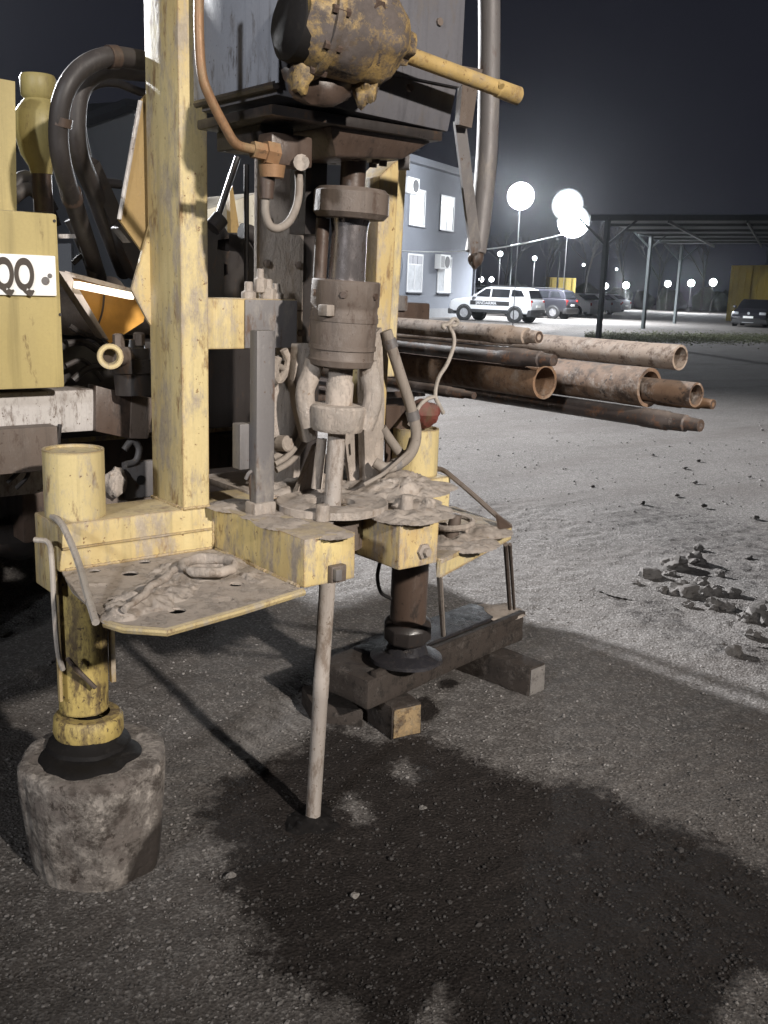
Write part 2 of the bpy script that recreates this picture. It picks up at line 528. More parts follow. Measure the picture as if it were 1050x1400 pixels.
def pdist(poly, x, y):
    best = 1e9
    n = len(poly)
    for i in range(n):
        ax, ay = poly[i]
        bx, by = poly[(i + 1) % n]
        dx, dy = bx - ax, by - ay
        t = max(0, min(1, ((x - ax) * dx + (y - ay) * dy) / (dx * dx + dy * dy + 1e-12)))
        best = min(best, math.hypot(x - ax - t * dx, y - ay - t * dy))
    return best


def gpoly(pix):
    return [tuple(at(px, py, z=0)[:2]) for px, py in pix]


WET = gpoly([(455, 985), (520, 1010), (580, 1000), (640, 1030), (700, 1052), (760, 1062), (820, 1072), (880, 1110), (940, 1125), (1000, 1160),
             (1070, 1205), (1250, 1400), (1000, 1600), (560, 1480), (470, 1372), (415, 1345), (345, 1320), (362, 1280), (345, 1255), (320, 1215), (300, 1185), (312, 1150),
             (270, 1120), (300, 1060), (370, 1040), (400, 1020)])
DRY = [gpoly([(525, 1035), (560, 1028), (585, 1050), (570, 1080), (530, 1060)]),
       gpoly([(455, 1085), (485, 1075), (528, 1105), (520, 1128), (480, 1130), (450, 1100)]),
       gpoly([(545, 1385), (600, 1325), (640, 1370), (620, 1420), (560, 1430)]),
       gpoly([(970, 1345), (1010, 1310), (1080, 1320), (1100, 1420), (1000, 1440), (960, 1400)]),
       gpoly([(750, 1160), (800, 1155), (820, 1175), (770, 1185)])]
BROWN = [gpoly([(880, 690), (960, 680), (1060, 715), (1080, 800), (1000, 790), (930, 760)]), gpoly([(850, 700), (900, 695), (880, 720), (830, 715)]), gpoly([(840, 800), (930, 820), (1060, 880), (1060, 920), (930, 870), (850, 830)])]
PALE = [gpoly([(318, 1000), (365, 955), (445, 935), (470, 960), (415, 985), (375, 1030), (340, 1030)])]
OIL = [gpoly([(556, 955), (585, 950), (604, 970), (580, 985), (556, 980)]),
       gpoly([(600, 930), (612, 922), (628, 930), (618, 940), (604, 938)])]


def wet_at(x, y):
    if not (-1.0 < x < 6.5 and 0.2 < y < 5.5):
        return 0.0
    br = 0.0
    for D in BROWN:
        d = pdist(D, x, y)
        br = max(br, 0.40 if inside(D, x, y) else 0.40 - d / 0.6)
    if x > 3.6:
        return max(0.0, br)
    d = pdist(WET, x, y)
    s = d if inside(WET, x, y) else -d
    w = 0.5 + s / 0.20
    for k, D in enumerate(DRY):
        if inside(D, x, y):
            w = min(w, 0.80 - pdist(D, x, y) / (0.10 if k < 4 else 0.3))
        else:
            w = min(w, 0.80 + pdist(D, x, y) / 0.12)
    for D in OIL:
        d = pdist(D, x, y)
        w = max(w, 0.5 + (d if inside(D, x, y) else -d) / 0.05)
    return max(0.0, min(1.35, w))


def pale_at(x, y):
    if not (1.0 < x < 3.0 and 1.2 < y < 3.6):
        return 0.0
    v = 0.0
    for D in PALE:
        d = pdist(D, x, y)
        v = max(v, (0.5 + d / 0.12) if inside(D, x, y) else 0.5 - d / 0.12)
    return max(0.0, min(1.0, v))


def lines(a, b, step, outer):
    n = int((b - a) / step)
    mid = [a + (b - a) * i / n for i in range(n + 1)]
    lo = [a - o for o in reversed(outer)]
    hi = [b + o for o in outer]
    return lo + mid + hi


outer = [0.05, 0.15, 0.4, 0.8, 1.5, 3, 5, 8, 12, 18, 28, 45, 80, 128]
gx, gy = lines(-0.4, 5.2, 0.02, outer), lines(0.6, 5.0, 0.02, outer)
gv, gw, gp = [], [], []
for y in gy:
    for x in gx:
        near = max(0.0, 1.0 - max(0, abs(x - 2.4) - 2.8, abs(y - 2.8) - 2.2) / 2.0)
        h = 0.016 * noise.fractal(Vector((x * 1.3, y * 1.3, 0.3)), 1.0, 2.0, 3) * min(1.0, near + 0.25)
        h += 0.006 * noise.fractal(Vector((x * 14, y * 14, 4.0)), 0.8, 2.0, 3) * near
        # drag marks left of the rod
        gv.append((x, y, h - 0.012))
        gw.append(wet_at(x, y))
        gp.append(pale_at(x, y))
nx = len(gx)
gf = [(j * nx + i, j * nx + i + 1, (j + 1) * nx + i + 1, (j + 1) * nx + i) for j in range(len(gy) - 1) for i in range(nx - 1)]


def ground_h(x, y):
    near = max(0.0, 1.0 - max(0, abs(x - 2.4) - 2.8, abs(y - 2.8) - 2.2) / 2.0)
    return -0.012 + 0.016 * noise.fractal(Vector((x * 1.3, y * 1.3, 0.3)), 1.0, 2.0, 3) * min(1.0, near + 0.25)


def ground_mat():
    m, t, b = _nt('compacted_gravel')
    geo = t.nodes.new('ShaderNodeNewGeometry')
    pos = geo.outputs['Position']
    n1 = _noise(t, pos, 0.9, 6, 0.65)
    n2 = _noise(t, pos, 7.0, 7, 0.7)
    n3 = _noise(t, pos, 60.0, 5, 0.75)
    vo = t.nodes.new('ShaderNodeTexVoronoi')
    vo.inputs['Scale'].default_value = 105.0
    t.links.new(pos, vo.inputs['Vector'])
    vo2 = t.nodes.new('ShaderNodeTexVoronoi')
    vo2.inputs['Scale'].default_value = 210.0
    t.links.new(pos, vo2.inputs['Vector'])
    col = _mix(t, _ramp(t, n1, 0.3, 0.7), (0.105, 0.096, 0.090), (0.165, 0.152, 0.144))
    col = _mix(t, _ramp(t, n2, 0.35, 0.68, 0.0, 0.7), col, (0.095, 0.085, 0.079))
    g = t.nodes.new('ShaderNodeRGBToBW')
    t.links.new(vo.outputs['Color'], g.inputs[0])
    col = _mix(t, _ramp(t, g.outputs[0], 0.55, 0.85, 0.0, 0.75), col, (0.27, 0.255, 0.242))
    g2 = t.nodes.new('ShaderNodeRGBToBW')
    t.links.new(vo2.outputs['Color'], g2.inputs[0])
    col = _mix(t, _ramp(t, g2.outputs[0], 0.5, 0.25, 0.0, 0.55), col, (0.048, 0.043, 0.040))
    col = _mix(t, _ramp(t, n3, 0.50, 0.72, 0.0, 0.6), col, (0.055, 0.049, 0.046))
    # wheel tracks and trodden dirt
    mt_ = t.nodes.new('ShaderNodeMapping')
    mt_.inputs['Rotation'].default_value = (0, 0, 0.9)
    mt_.inputs['Scale'].default_value = (0.35, 1.7, 1)
    t.links.new(pos, mt_.inputs['Vector'])
    col = _mix(t, _ramp(t, _noise(t, mt_.outputs['Vector'], 1.0, 7, 0.68), 0.47, 0.66, 0.0, 0.6), col, (0.078, 0.066, 0.059))
    # wet drilling mud soaked into the gravel
    at_ = t.nodes.new('ShaderNodeAttribute')
    at_.attribute_name = 'wet'
    mn = t.nodes.new('ShaderNodeMath')
    mn.operation = 'SUBTRACT'
    t.links.new(_noise(t, pos, 11.0, 10, 0.86), mn.inputs[0])
    mn.inputs[1].default_value = 0.5
    ml = t.nodes.new('ShaderNodeMath')
    ml.operation = 'MULTIPLY_ADD'
    t.links.new(mn.outputs[0], ml.inputs[0])
    ml.inputs[1].default_value = 2.4
    t.links.new(at_.outputs['Fac'], ml.inputs[2])
    wet = _ramp(t, ml.outputs[0], 0.32, 0.66)
    dark = _mix(t, 1.0, col, (0.30, 0.265, 0.25), 'MULTIPLY')
    dark = _mix(t, 0.5, dark, (0.0165, 0.0152, 0.0150))
    col = _mix(t, wet, col, dark)
    ap_ = t.nodes.new('ShaderNodeAttribute')
    ap_.attribute_name = 'pale'
    mpa = t.nodes.new('ShaderNodeMapping')
    mpa.inputs['Rotation'].default_value = (0, 0, 0.5)
    mpa.inputs['Scale'].default_value = (30, 6, 1)
    t.links.new(pos, mpa.inputs['Vector'])
    pl_ = _math(t, 'MULTIPLY', _ramp(t, ap_.outputs['Fac'], 0.15, 0.75), _ramp(t, _noise(t, mpa.outputs['Vector'], 1.0, 6, 0.7), 0.38, 0.62))
    col = _mix(t, _math(t, 'MULTIPLY', pl_, 0.75), col, (0.30, 0.285, 0.275))
    t.links.new(col, b.inputs['Base Color'])
    t.links.new(_ramp(t, wet, 0, 1, 0.9, 0.80), b.inputs['Roughness'])
    t.links.new(_ramp(t, wet, 0, 1, 0.30, 0.16), b.inputs['Specular IOR Level'])
    bp = t.nodes.new('ShaderNodeBump')
    bp.inputs['Strength'].default_value = 0.55
    bp.inputs['Distance'].default_value = 0.012
    h = _math(t, 'ADD', _math(t, 'MULTIPLY', n3, 0.5), _math(t, 'ADD', _math(t, 'MULTIPLY', vo.outputs['Distance'], 0.5), _math(t, 'MULTIPLY', n2, 0.3)))
    t.links.new(h, bp.inputs['Height'])
    t.links.new(bp.outputs['Normal'], b.inputs['Normal'])
    return m


M['ground'] = ground_mat()
gm = bpy.data.meshes.new('ground')
gm.from_pydata(gv, [], gf)
gm.attributes.new('wet', 'FLOAT', 'POINT').data.foreach_set('value', gw)
gm.attributes.new('pale', 'FLOAT', 'POINT').data.foreach_set('value', gp)
gm.materials.append(M['ground'])
gm.shade_smooth()
go = bpy.data.objects.new('ground', gm)
C.objects.link(go)
tag(go, kind='structure')

# loose gravel lying on it
_ico = bmesh.new()
bmesh.ops.create_icosphere(_ico, subdivisions=1, radius=1.0)
ICO_V = [v.co.copy() for v in _ico.verts]
ICO_F = [tuple(v.index for v in f.verts) for f in _ico.faces]
_ico.free()
sv, sf, sw = [], [], []
rng = random.Random(3)
cnt = 0
while cnt < 20000:
    px, py = rng.uniform(-30, 1080), 400 + 1050 * rng.random() ** 0.8
    if py < 600 and rng.random() < 0.7:
        continue
    p = at(px, py, z=0)
    if p.y < 0.5 or p.length > 14:
        continue
    x, y = p.x, p.y
    r = 0.0014 + 0.0042 * rng.random() ** 4
    if rng.random() < 0.008:
        r *= 1.9
    dist = math.hypot(x, y)
    r *= max(1.0, dist / 5.0)
    w = wet_at(x, y) * 0.9
    z = ground_h(x, y) + r * 0.35
    rot = Matrix.Rotation(rng.uniform(0, 6.28), 3, 'Z') @ Matrix.Rotation(rng.uniform(0, 3), 3, 'X')
    sc = Vector((r * rng.uniform(0.8, 1.5), r * rng.uniform(0.7, 1.2), r * rng.uniform(0.5, 0.9)))
    o = len(sv)
    for v in ICO_V:
        k = rng.uniform(0.75, 1.2)
        q = rot @ v
        sv.append((x + q.x * sc.x * k, y + q.y * sc.y * k, z + q.z * sc.z * k))
        sw.append(w)
    sf += [tuple(i + o for i in f) for f in ICO_F]
    cnt += 1
sm = bpy.data.meshes.new('loose_gravel')
sm.from_pydata(sv, [], sf)
sm.attributes.new('wet', 'FLOAT', 'POINT').data.foreach_set('value', sw)


def gravel_mat():
    m, t, b = _nt('loose_gravel')
    geo = t.nodes.new('ShaderNodeNewGeometry')
    c = _mix(t, _ramp(t, geo.outputs['Random Per Island'], 0.0, 1.0), (0.07, 0.063, 0.059), (0.25, 0.235, 0.225))
    a = t.nodes.new('ShaderNodeAttribute')
    a.attribute_name = 'wet'
    c = _mix(t, _ramp(t, a.outputs['Fac'], 0.35, 0.6, 0.0, 0.88), c, (0.024, 0.021, 0.020))
    t.links.new(c, b.inputs['Base Color'])
    t.links.new(_ramp(t, a.outputs['Fac'], 0.3, 0.7, 0.85, 0.72), b.inputs['Roughness'])
    return m


M['gravel'] = gravel_mat()
sm.materials.append(M['gravel'])
so = bpy.data.objects.new('loose_gravel', sm)
C.objects.link(so)
tag(so, 'loose grey gravel strewn over the yard ground', 'gravel', kind='stuff')

# ------------------------------------------------------------------ the drilling rig
RIG0 = Vector((1.47, 2.34, 0.0))
rig = thing('drilling_rig', RIG0, 'muddy yellow truck mounted drilling rig seen from behind with its mast and drill head', 'drilling rig')


def part(mb, name, mat, parent=None, **k):
    return mb.build(name, M[mat], parent if parent is not None else rig, **k)


def quad(pix, **pl):
    return [at(px, py, **pl) for px, py in pix]


def flat(pix, y, th=0.012):
    """plate lying in a plane across the truck, outline read off the photograph"""
    return MB().prism(quad(pix, y=y), (0, th, 0))


# lower frame ------------------------------------------------
beam = part(MB().box(0.832, 2.10, 2.262, 2.42, 0.80, 0.918), 'cross_beam', 'yellow_pale', bevel=0.006, rough=0.0015)
part(MB().box(0.836, 1.245, 2.2555, 2.2625, 0.855, 0.860), 'weld_seam', 'yellow_pale', beam)
part(MB().box(0.822, 0.8315, 2.275, 2.40, 0.74, 0.86), 'end_flange', 'yellow_pale', beam, bevel=0.003)
armL = part(MB().box(1.251, 1.401, 1.834, 2.261, 0.803, 0.921), 'clamp_arm', 'yellow_muddy', bevel=0.005, rough=0.002)
bc = at(456, 783, y=1.834)
part(MB().obox(bc + Vector((0.004, -0.008, 0)), (0.022, 0, 0), (0, 0.010, 0), (0, 0, 0.021)), 'bolt_head', 'mud_brown', armL, bevel=0.004)
part(MB().obox(bc + Vector((-0.006, -0.024, 0.002)), (0.009, 0, 0), (0, 0.008, 0), (0, 0, 0.014)), 'nut', 'grey_steel', armL, bevel=0.003)
sb = at(441, 712, z=0.921)
part(MB().cyl(sb, sb + Vector((0, 0, 0.042)), 0.019, 0.017, 14), 'stud', 'mud', armL, bevel=0.003, rough=0.001)
armR = part(MB().box(1.553, 1.686, 1.852, 2.261, 0.795, 0.921), 'clamp_arm', 'yellow_muddy', bevel=0.005, rough=0.002)
br = at(578, 753, y=1.852)
part(MB().lathe(br + Vector((0, 0.002, 0)), (0, -1, 0), [(0, 0), (0, 0.021), (0.012, 0.021), (0.015, 0.012), (0.026, 0.011), (0.026, 0)], 6), 'bolt_head', 'mud_metal', armR)
sr_ = at(556, 700, z=0.921)
part(MB().cyl(sr_, sr_ + Vector((0, 0, 0.045)), 0.019, 0.016, 12), 'stud', 'mud', armR, bevel=0.003, rough=0.002)

# deck plates
def circ(c, r, n=14, sq=1.0):
    return [Vector((c[0] + r * math.cos(2 * math.pi * i / n), c[1] + r * sq * math.sin(2 * math.pi * i / n), c[2])) for i in range(n)]


ZP = 0.802
outl = [(0.838, 2.260), (0.800, 2.10), (0.782, 1.875), (0.800, 1.822), (0.862, 1.760), (1.05, 1.792), (1.249, 1.836), (1.249, 2.260)]
hol = [circ((0.967, 2.160, ZP), 0.021), circ((0.866, 2.099, ZP), 0.016), circ((0.856, 1.995, ZP), 0.018), circ((0.933, 1.850, ZP), 0.020),
       circ((1.138, 1.950, ZP), 0.018), circ((1.205, 1.99, ZP), 0.017), circ((1.06, 1.862, ZP), 0.018), circ((1.04, 2.235, ZP), 0.016), circ((0.905, 2.225, ZP), 0.015)]
def mud_sheet(name, spots, z, amp, parent, seed=0, res=0.006, mat='mud', base=None, lab=None):
    x0, x1 = min(s[0] - s[2] for s in spots), max(s[0] + s[2] for s in spots)
    y0, y1 = min(s[1] - s[2] for s in spots), max(s[1] + s[2] for s in spots)
    nx_, ny_ = int((x1 - x0) / res) + 2, int((y1 - y0) / res) + 2
    vs, keep = [], []
    for j in range(ny_):
        for i in range(nx_):
            x, y = x0 + i * res, y0 + j * res
            m = 0.0
            for cx, cy, r, k in spots:
                m = max(m, k * max(0.0, 1 - math.hypot(x - cx, y - cy) / r) ** 0.6)
            q = Vector((x * 16, y * 16, seed))
            w = Vector((noise.noise(q * 0.8), noise.noise(q * 0.8 + Vector((9, 2, 4))), 0)) * 1.1
            n_ = 1.0 - abs(noise.noise(q * 0.75 + w)) * 2.2
            n2_ = noise.fractal(q * 2.6 + w, 0.9, 2.0, 3)
            h = amp * (m * (0.62 + 0.55 * n_ + 0.22 * n2_) - 0.22)
            vs.append(Vector((x, y, z + max(-0.003, h))))
            keep.append(h)
    fs = []
    for j in range(ny_ - 1):
        for i in range(nx_ - 1):
            a = j * nx_ + i
            if max(keep[a], keep[a + 1], keep[a + nx_], keep[a + nx_ + 1]) > -0.003:
                fs.append((a, a + 1, a + nx_ + 1, a + nx_))
    mb = MB()
    mb.add(vs, fs)
    used = sorted({i for f in mb.f for i in f})
    mp_ = {o: n for n, o in enumerate(used)}
    mb.v = [mb.v[i] for i in used]
    mb.f = [tuple(mp_[i] for i in f) for f in mb.f]
    return mb if parent is None else part(mb, name, mat, parent, smooth=75)


dl = part(MB().prism([(x, y, ZP) for x, y in outl], (0, 0, -0.005), hol), 'deck_plate', 'mud', smooth=30)
part(MB().tube([(0.782, 1.874, 0.795), (0.800, 1.820, 0.795), (0.862, 1.757, 0.795), (1.05, 1.789, 0.795), (1.249, 1.833, 0.795)], 0.0095, 8, 0), 'edge_lip', 'yellow', dl)
ZR = 0.806
outr = [(1.688, 2.262), (1.688, 1.862), (1.70, 1.846), (2.118, 2.004), (2.16, 2.30), (2.10, 2.36)]
dr = part(MB().prism([(x, y, ZR) for x, y in outr], (0, 0, -0.012)), 'deck_plate', 'yellow_muddy', smooth=30)
part(MB().prism([(1.692, 1.848, 0.802), (1.70, 1.846, 0.802), (2.118, 2.002, 0.806), (2.118, 2.002, 0.768), (1.70, 1.846, 0.755), (1.692, 1.848, 0.755)], (-0.003, 0.009, 0)), 'edge_lip', 'yellow', dr)
cw = at(621, 733, z=0.81)
part(MB().tube([cw + Vector((0.05 * math.cos(a * 0.62), 0.05 * math.sin(a * 0.62), 0.012 + 0.0035 * a)) for a in range(14)], 0.009, 8, 2), 'rope_coil', 'mud', dr)
part(MB().cyl(cw + Vector((-0.02, -0.01, 0)), cw + Vector((-0.015, -0.02, 0.07)), 0.020, 0.017, 12), 'shackle_pin', 'mud_brown', dr, bevel=0.004)

# jack sleeves and jacks
JL = Vector((0.908, 2.342, 0.0))
JR = Vector((2.03, 2.36, 0.0))
for J, h in ((JL, 1.085), (JR, 1.065)):
    part(MB().lathe(J + Vector((0, 0, 0.918)), (0, 0, 1), [(0, 0.072), (0, 0.0735), (h - 0.918, 0.0735), (h - 0.918, 0.066), (h - 0.926, 0.064), (h - 0.928, 0)], 32),
         'jack_sleeve', 'yellow', bevel=0.0)
part(MB().lump(JR + Vector((0.02, -0.01, 1.11)), 0.052, 0.05, 0.042, 0.25, 2.5, 4), 'sleeve_cap', 'red', smooth=25)
jl = part(MB().lathe(JL + Vector((0.004, 0.0, 0.40)), (0, 0, 1), [(0, 0.055), (0, 0.062), (0.40, 0.068), (0.40, 0.055)], 28), 'jack_leg', 'yellow_chip')
part(MB().lathe(JL + Vector((0.012, -0.005, 0.330)), (0.02, -0.02, 1), [(0, 0.06), (0, 0.086), (0.012, 0.090), (0.048, 0.088), (0.058, 0.080), (0.060, 0.055)], 30), 'jack_collar', 'yellow_chip', jl)
part(MB().lathe(JL + Vector((0.006, -0.02, 0.306)), (0, 0, 1), [(0, 0), (0, 0.108), (0.012, 0.104), (0.03, 0.07), (0.05, 0.06), (0.06, 0.0)], 28, 0.006), 'jack_foot', 'grease', jl)
part(MB().box(0.834, 0.842, 2.30, 2.312, 0.45, 0.80), 'guide_strip', 'yellow_pale', jl)
part(MB().box(0.972, 0.984, 2.30, 2.314, 0.47, 0.80), 'guide_strip', 'yellow_pale', jl)
JRF = Vector((2.11, 2.455, 0.238))
axr = (Vector((2.035, 2.365, 0.80)) - JRF).normalized()
jr = part(MB().lathe(JRF + axr * 0.12, axr, [(0, 0.04), (0, 0.062), (0.42, 0.062), (0.44, 0.050), (0.47, 0.05)], 28), 'jack_leg', 'dark_brown')
part(MB().lathe(JRF + axr * 0.085, axr, [(0, 0.05), (0, 0.074), (0.012, 0.084), (0.06, 0.084), (0.075, 0.070), (0.08, 0.06)], 10), 'jack_collar', 'dark', jr, bevel=0.004)
part(MB().lathe(JRF + Vector((0, 0, 0.001)), (0, 0, 1), [(0, 0), (0, 0.128), (0.012, 0.126), (0.03, 0.075), (0.09, 0.055), (0.10, 0.0)], 30, 0.006), 'jack_foot', 'blue_oil', jr)
part(MB().tube([at(519, 770, y=2.3), at(516, 790, y=2.3), at(521, 810, y=2.32), at(534, 818, y=2.36)], 0.006, 8), 'hydraulic_line', 'cable_black', jr)
part(MB().tube([at(540, 700, y=2.2), at(535, 735, y=2.25), at(528, 760, y=2.28), at(519, 770, y=2.3)], 0.006, 8), 'hydraulic_line', 'cable_black')

# loops, straps and stays of the lower frame
part(MB().tube(quad([(73, 706), (84, 716), (98, 745), (110, 778), (120, 815), (128, 850)], y=2.05)[:0] +
               [at(72, 706, z=0.925), at(84, 716, y=2.25), at(98, 745, y=2.17), at(110, 778, y=2.08), at(120, 815, y=1.97), at(131, 851, z=0.80)], 0.0085, 8), 'wire_strap', 'strap')
part(MB().tube([at(47, 738, y=2.27), at(66, 742, y=2.24), at(71, 770, y=2.2), at(74, 830, y=2.2), at(79, 890, y=2.2), at(86, 915, y=2.22)], 0.0065, 8), 'stay_rod', 'strap')
part(MB().tube([at(92, 900, y=2.25), at(105, 915, y=2.245), at(130, 940, y=2.25)], 0.006, 8), 'chain_link_rod', 'mud_brown')
gb = part(MB().tube([at(592, 640, y=2.33), at(606, 643, y=2.30), at(622, 655, y=2.24), at(650, 679, y=2.16), at(680, 706, y=2.08), at(697, 719, y=2.015)], 0.0085, 8), 'guard_rod', 'mud_brown')
part(MB().prism([at(680, 704, y=2.05), at(702, 721, y=2.0), at(684, 724, y=1.99)], (0, 0.01, 0)), 'corner_plate', 'dark_brown', gb)
for a, b_, r in (((691, 744), (697, 832), 0.0075), ((697, 744), (703, 832), 0.006)):
    p0 = at(a[0], a[1], y=2.02)
    part(MB().cyl(p0, at(b_[0], b_[1], y=2.40), r, n=8), 'hanging_rod', 'mud_brown')
part(MB().cyl(at(600, 772, y=1.87), at(606, 868, y=2.36), 0.0085, n=8), 'hanging_rod', 'mud_metal')

# base ring
RC = Vector((1.500, 2.072, 0.0))
ring = part(MB().lathe(RC + Vector((0, 0, 0.922)), (0, 0, 1), [(0, 0.066), (0, 0.150), (0.017, 0.150), (0.019, 0.146), (0.012, 0.128), (0.018, 0.110), (0.021, 0.072), (0.016, 0.062), (0, 0.062)], 48, 0.004), 'rod_guide_ring', 'mud')
part(MB().lathe(RC + Vector((0, 0, 0.82)), (0, 0, 1), [(0, 0.050), (0, 0.085), (0.10, 0.085), (0.10, 0.060), (0.02, 0.055), (0, 0.050)], 32), 'guide_bush', 'mud_brown', ring)
part(MB().box(1.403, 1.551, 2.13, 2.261, 0.83, 0.918), 'ring_seat', 'mud_brown', ring, bevel=0.004)
base = part(MB().box(1.405, 1.99, 2.264, 2.62, 0.905, 0.926), 'base_plate', 'mud', bevel=0.004, rough=0.003)
def spots_(lst, z):
    return [(*at(px, py, z=z)[:2], r, k) for px, py, r, k in lst]


mud_sheet('mud_cake', spots_([(530, 672, .12, 1.0), (560, 668, .12, 1.1), (590, 664, .08, .8), (548, 655, .10, 1.0), (510, 660, .10, .7)], 0.926), 0.926, 0.034, base, 3)
mud_sheet('mud_cake', spots_([(420, 664, .12, .8), (395, 668, .10, .8), (440, 655, .1, .6)], 0.926), 0.926, 0.04, base, 8)
mud_sheet('mud_cake', spots_([(555, 706, .09, .9), (585, 702, .07, .8), (572, 694, .09, 1.0), (560, 685, .09, .9)], 0.921), 0.921, 0.024, armR, 5)
mud_sheet('mud_cake', spots_([(400, 712, .10, .6), (370, 702, .08, .7), (330, 690, .09, .6), (450, 728, .06, .4)], 0.921), 0.921, 0.02, armL, 6)
mud_sheet('mud_cake', spots_([(625, 740, .12, .9), (655, 725, .10, .7), (610, 725, .1, .9)], 0.806), 0.806, 0.024, dr, 12)
for i, (px, py, s) in enumerate(((548, 690, 0.020), (560, 672, 0.026), (530, 664, 0.024), (585, 690, 0.018), (420, 662, 0.02), (512, 655, 0.026))):
    p = at(px, py, z=0.935)
    part(MB().lump(p, s * 1.2, s, s * 0.9, 0.5, 2.0, i + 11, 3), 'mud_clod', 'mud', base, smooth=60)

# mast ------------------------------------------------------
colL = part(MB().box(1.163, 1.240, 2.262, 2.440, 0.918, 2.75), 'mast_column', 'yellow_pale', bevel=0.005)
part(flat([(207, 300), (214, 455), (203, 440), (180, 396)], 2.430, 0.010), 'gusset', 'yellow_pale', colL)
part(flat([(192, 138), (208, 120), (208, 346), (196, 346), (163, 300)], 2.455, 0.010), 'gusset', 'ochre', colL)
part(MB().cyl(at(192, 138, y=2.452), at(163, 300, y=2.452), 0.006, n=8), 'gusset_rim_highlight', 'white_beam', colL)  # white strip imitates the side lamp's rim light along the edge
part(MB().box(1.2405, 1.247, 2.28, 2.43, 1.85, 2.75), 'guide_strip', 'dark_brown', colL)

def weld(p0, p1, parent, r=0.0045, mat='yellow_pale'):
    p0, p1 = Vector(p0), Vector(p1)
    n_ = max(4, int((p1 - p0).length / 0.006))
    pts = [p0 + (p1 - p0) * (k / n_) + Vector((noise.noise(Vector((k * 1.3, p0.x * 9, p0.y))), noise.noise(Vector((k * 1.7, 3, p0.z))), noise.noise(Vector((k * 1.1, 7, p0.x))))) * 0.002 for k in range(n_ + 1)]
    part(MB().tube(pts, [r * (1.15 if k % 2 else 0.8) for k in range(n_ + 1)], 6, 0), 'weld_bead', mat, parent)


weld((1.163, 2.2605, 0.919), (1.240, 2.2605, 0.919), colL)
weld((1.1615, 2.262, 0.919), (1.1615, 2.44, 0.919), colL)
weld((1.250, 2.2605, 0.81), (1.250, 2.2605, 0.915), armL)
weld((1.250, 1.85, 0.803), (1.250, 2.25, 0.803), armL, 0.005)
weld((0.845, 2.2595, 0.804), (1.245, 2.2595, 0.804), beam, 0.005)
weld((1.687, 1.86, 0.807), (1.687, 2.25, 0.807), armR, 0.005)
# cross member between the columns, with the clamp post in front
a0, a1 = at(281, 407, y=2.275), at(281, 478, y=2.275)
xr = at(405, 445, y=2.275).x
cm = part(MB().box(1.2405, xr, 2.275, 2.35, a1.z, a0.z), 'cross_member', 'yellow_pale', bevel=0.005)
part(MB().box(at(335, 445, y=2.27).x, xr - 0.001, 2.2685, 2.2745, a1.z + 0.002, a0.z - 0.002), 'wear_plate', 'grey_steel', cm, bevel=0.003)
for px, py, r in ((340, 402, 0.020), (366, 398, 0.024), (356, 384, 0.018), (378, 404, 0.02)):
    p = at(px, py, y=2.31)
    part(MB().lathe(p + Vector((0, 0, -0.03)), (0, 0, 1), [(0, 0), (0, r), (0.035, r), (0.038, r * 0.6), (0.062, r * 0.55), (0.062, 0)], 6), 'clamp_bolt', 'mud', cm, bevel=0.003, rough=0.001)
pz = at(360, 452, y=2.10)
post = part(MB().box(at(351, 560, y=2.10).x, at(376, 560, y=2.10).x, 2.10, 2.135, 0.921, pz.z), 'clamp_post', 'grey_steel', bevel=0.004)
part(MB().box(at(349, 560, y=2.09).x, at(379, 560, y=2.09).x, 2.090, 2.140, 0.921, 0.953), 'post_foot', 'mud', post, bevel=0.006, rough=0.002)
pb0, pb1 = at(327, 580, y=2.14), at(352, 640, y=2.14)
part(MB().box(pb0.x, pb1.x, 2.136, 2.175, pb1.z, pb0.z), 'post_bracket', 'grey_steel', post, bevel=0.004)
part(MB().cyl(at(343, 648, y=2.13), at(345, 690, y=2.13), 0.007, n=8), 'cotter_rod', 'dark_brown', post)
part(MB().tube([at(336, 655, y=2.13), at(341, 646, y=2.125), at(349, 645, y=2.125), at(352, 655, y=2.13)], 0.005, 8), 'cotter_ring', 'grey_steel', post)

# rear plate of the mast and right hand column
p0, p1 = at(355, 300, y=2.40), at(416, 300, y=2.40)
mp = part(MB().box(p0.x, p1.x, 2.40, 2.43, 0.926, 1.86), 'mast_plate', 'mud', bevel=0.003)
p2 = at(440, 300, y=2.41)
part(MB().box(p1.x + 0.001, p2.x, 2.41, 2.47, 0.926, 1.95), 'guide_channel', 'dark', mp)
for k in range(3):
    zz = 1.42 - 0.16 * k
    part(MB().box(p0.x + 0.002, p1.x - 0.002, 2.3975, 2.4005, zz, zz + 0.004), 'plate_seam', 'dark_brown', mp)
for px, py in ((364, 300), (407, 300), (364, 360), (407, 362), (410, 455)):
    b0 = at(px, py, y=2.40)
    part(MB().lathe(b0, (0, -1, 0), [(0, 0), (0, 0.011), (0.008, 0.011), (0.010, 0.007), (0.010, 0)], 6), 'plate_bolt', 'mud_brown', mp)
q0, q1 = at(518, 330, y=2.28), at(541, 330, y=2.28)
zt = at(541, 218, y=2.28).z
cr = part(MB().prism([(q0.x - 0.012, 2.28, 0.926), (q1.x - 0.02, 2.28, 0.926), (q1.x + 0.004, 2.28, zt), (q1.x - 0.018, 2.28, zt - 0.01), (q0.x - 0.004, 2.28, zt - 0.05)], (0, 0.10, 0)), 'mast_column', 'yellow_pale', bevel=0.003)
s0, s1 = at(540, 330, y=2.62), at(552, 330, y=2.62)
part(MB().prism([(s0.x - 0.02, 2.62, 1.20), (s1.x - 0.02, 2.62, 1.20), (s1.x, 2.62, at(552, 232, y=2.62).z), (s0.x, 2.62, at(548, 226, y=2.62).z)], (0, 0.03, 0)), 'mast_flange', 'yellow', cr)
g0 = at(512, 480, y=2.24)
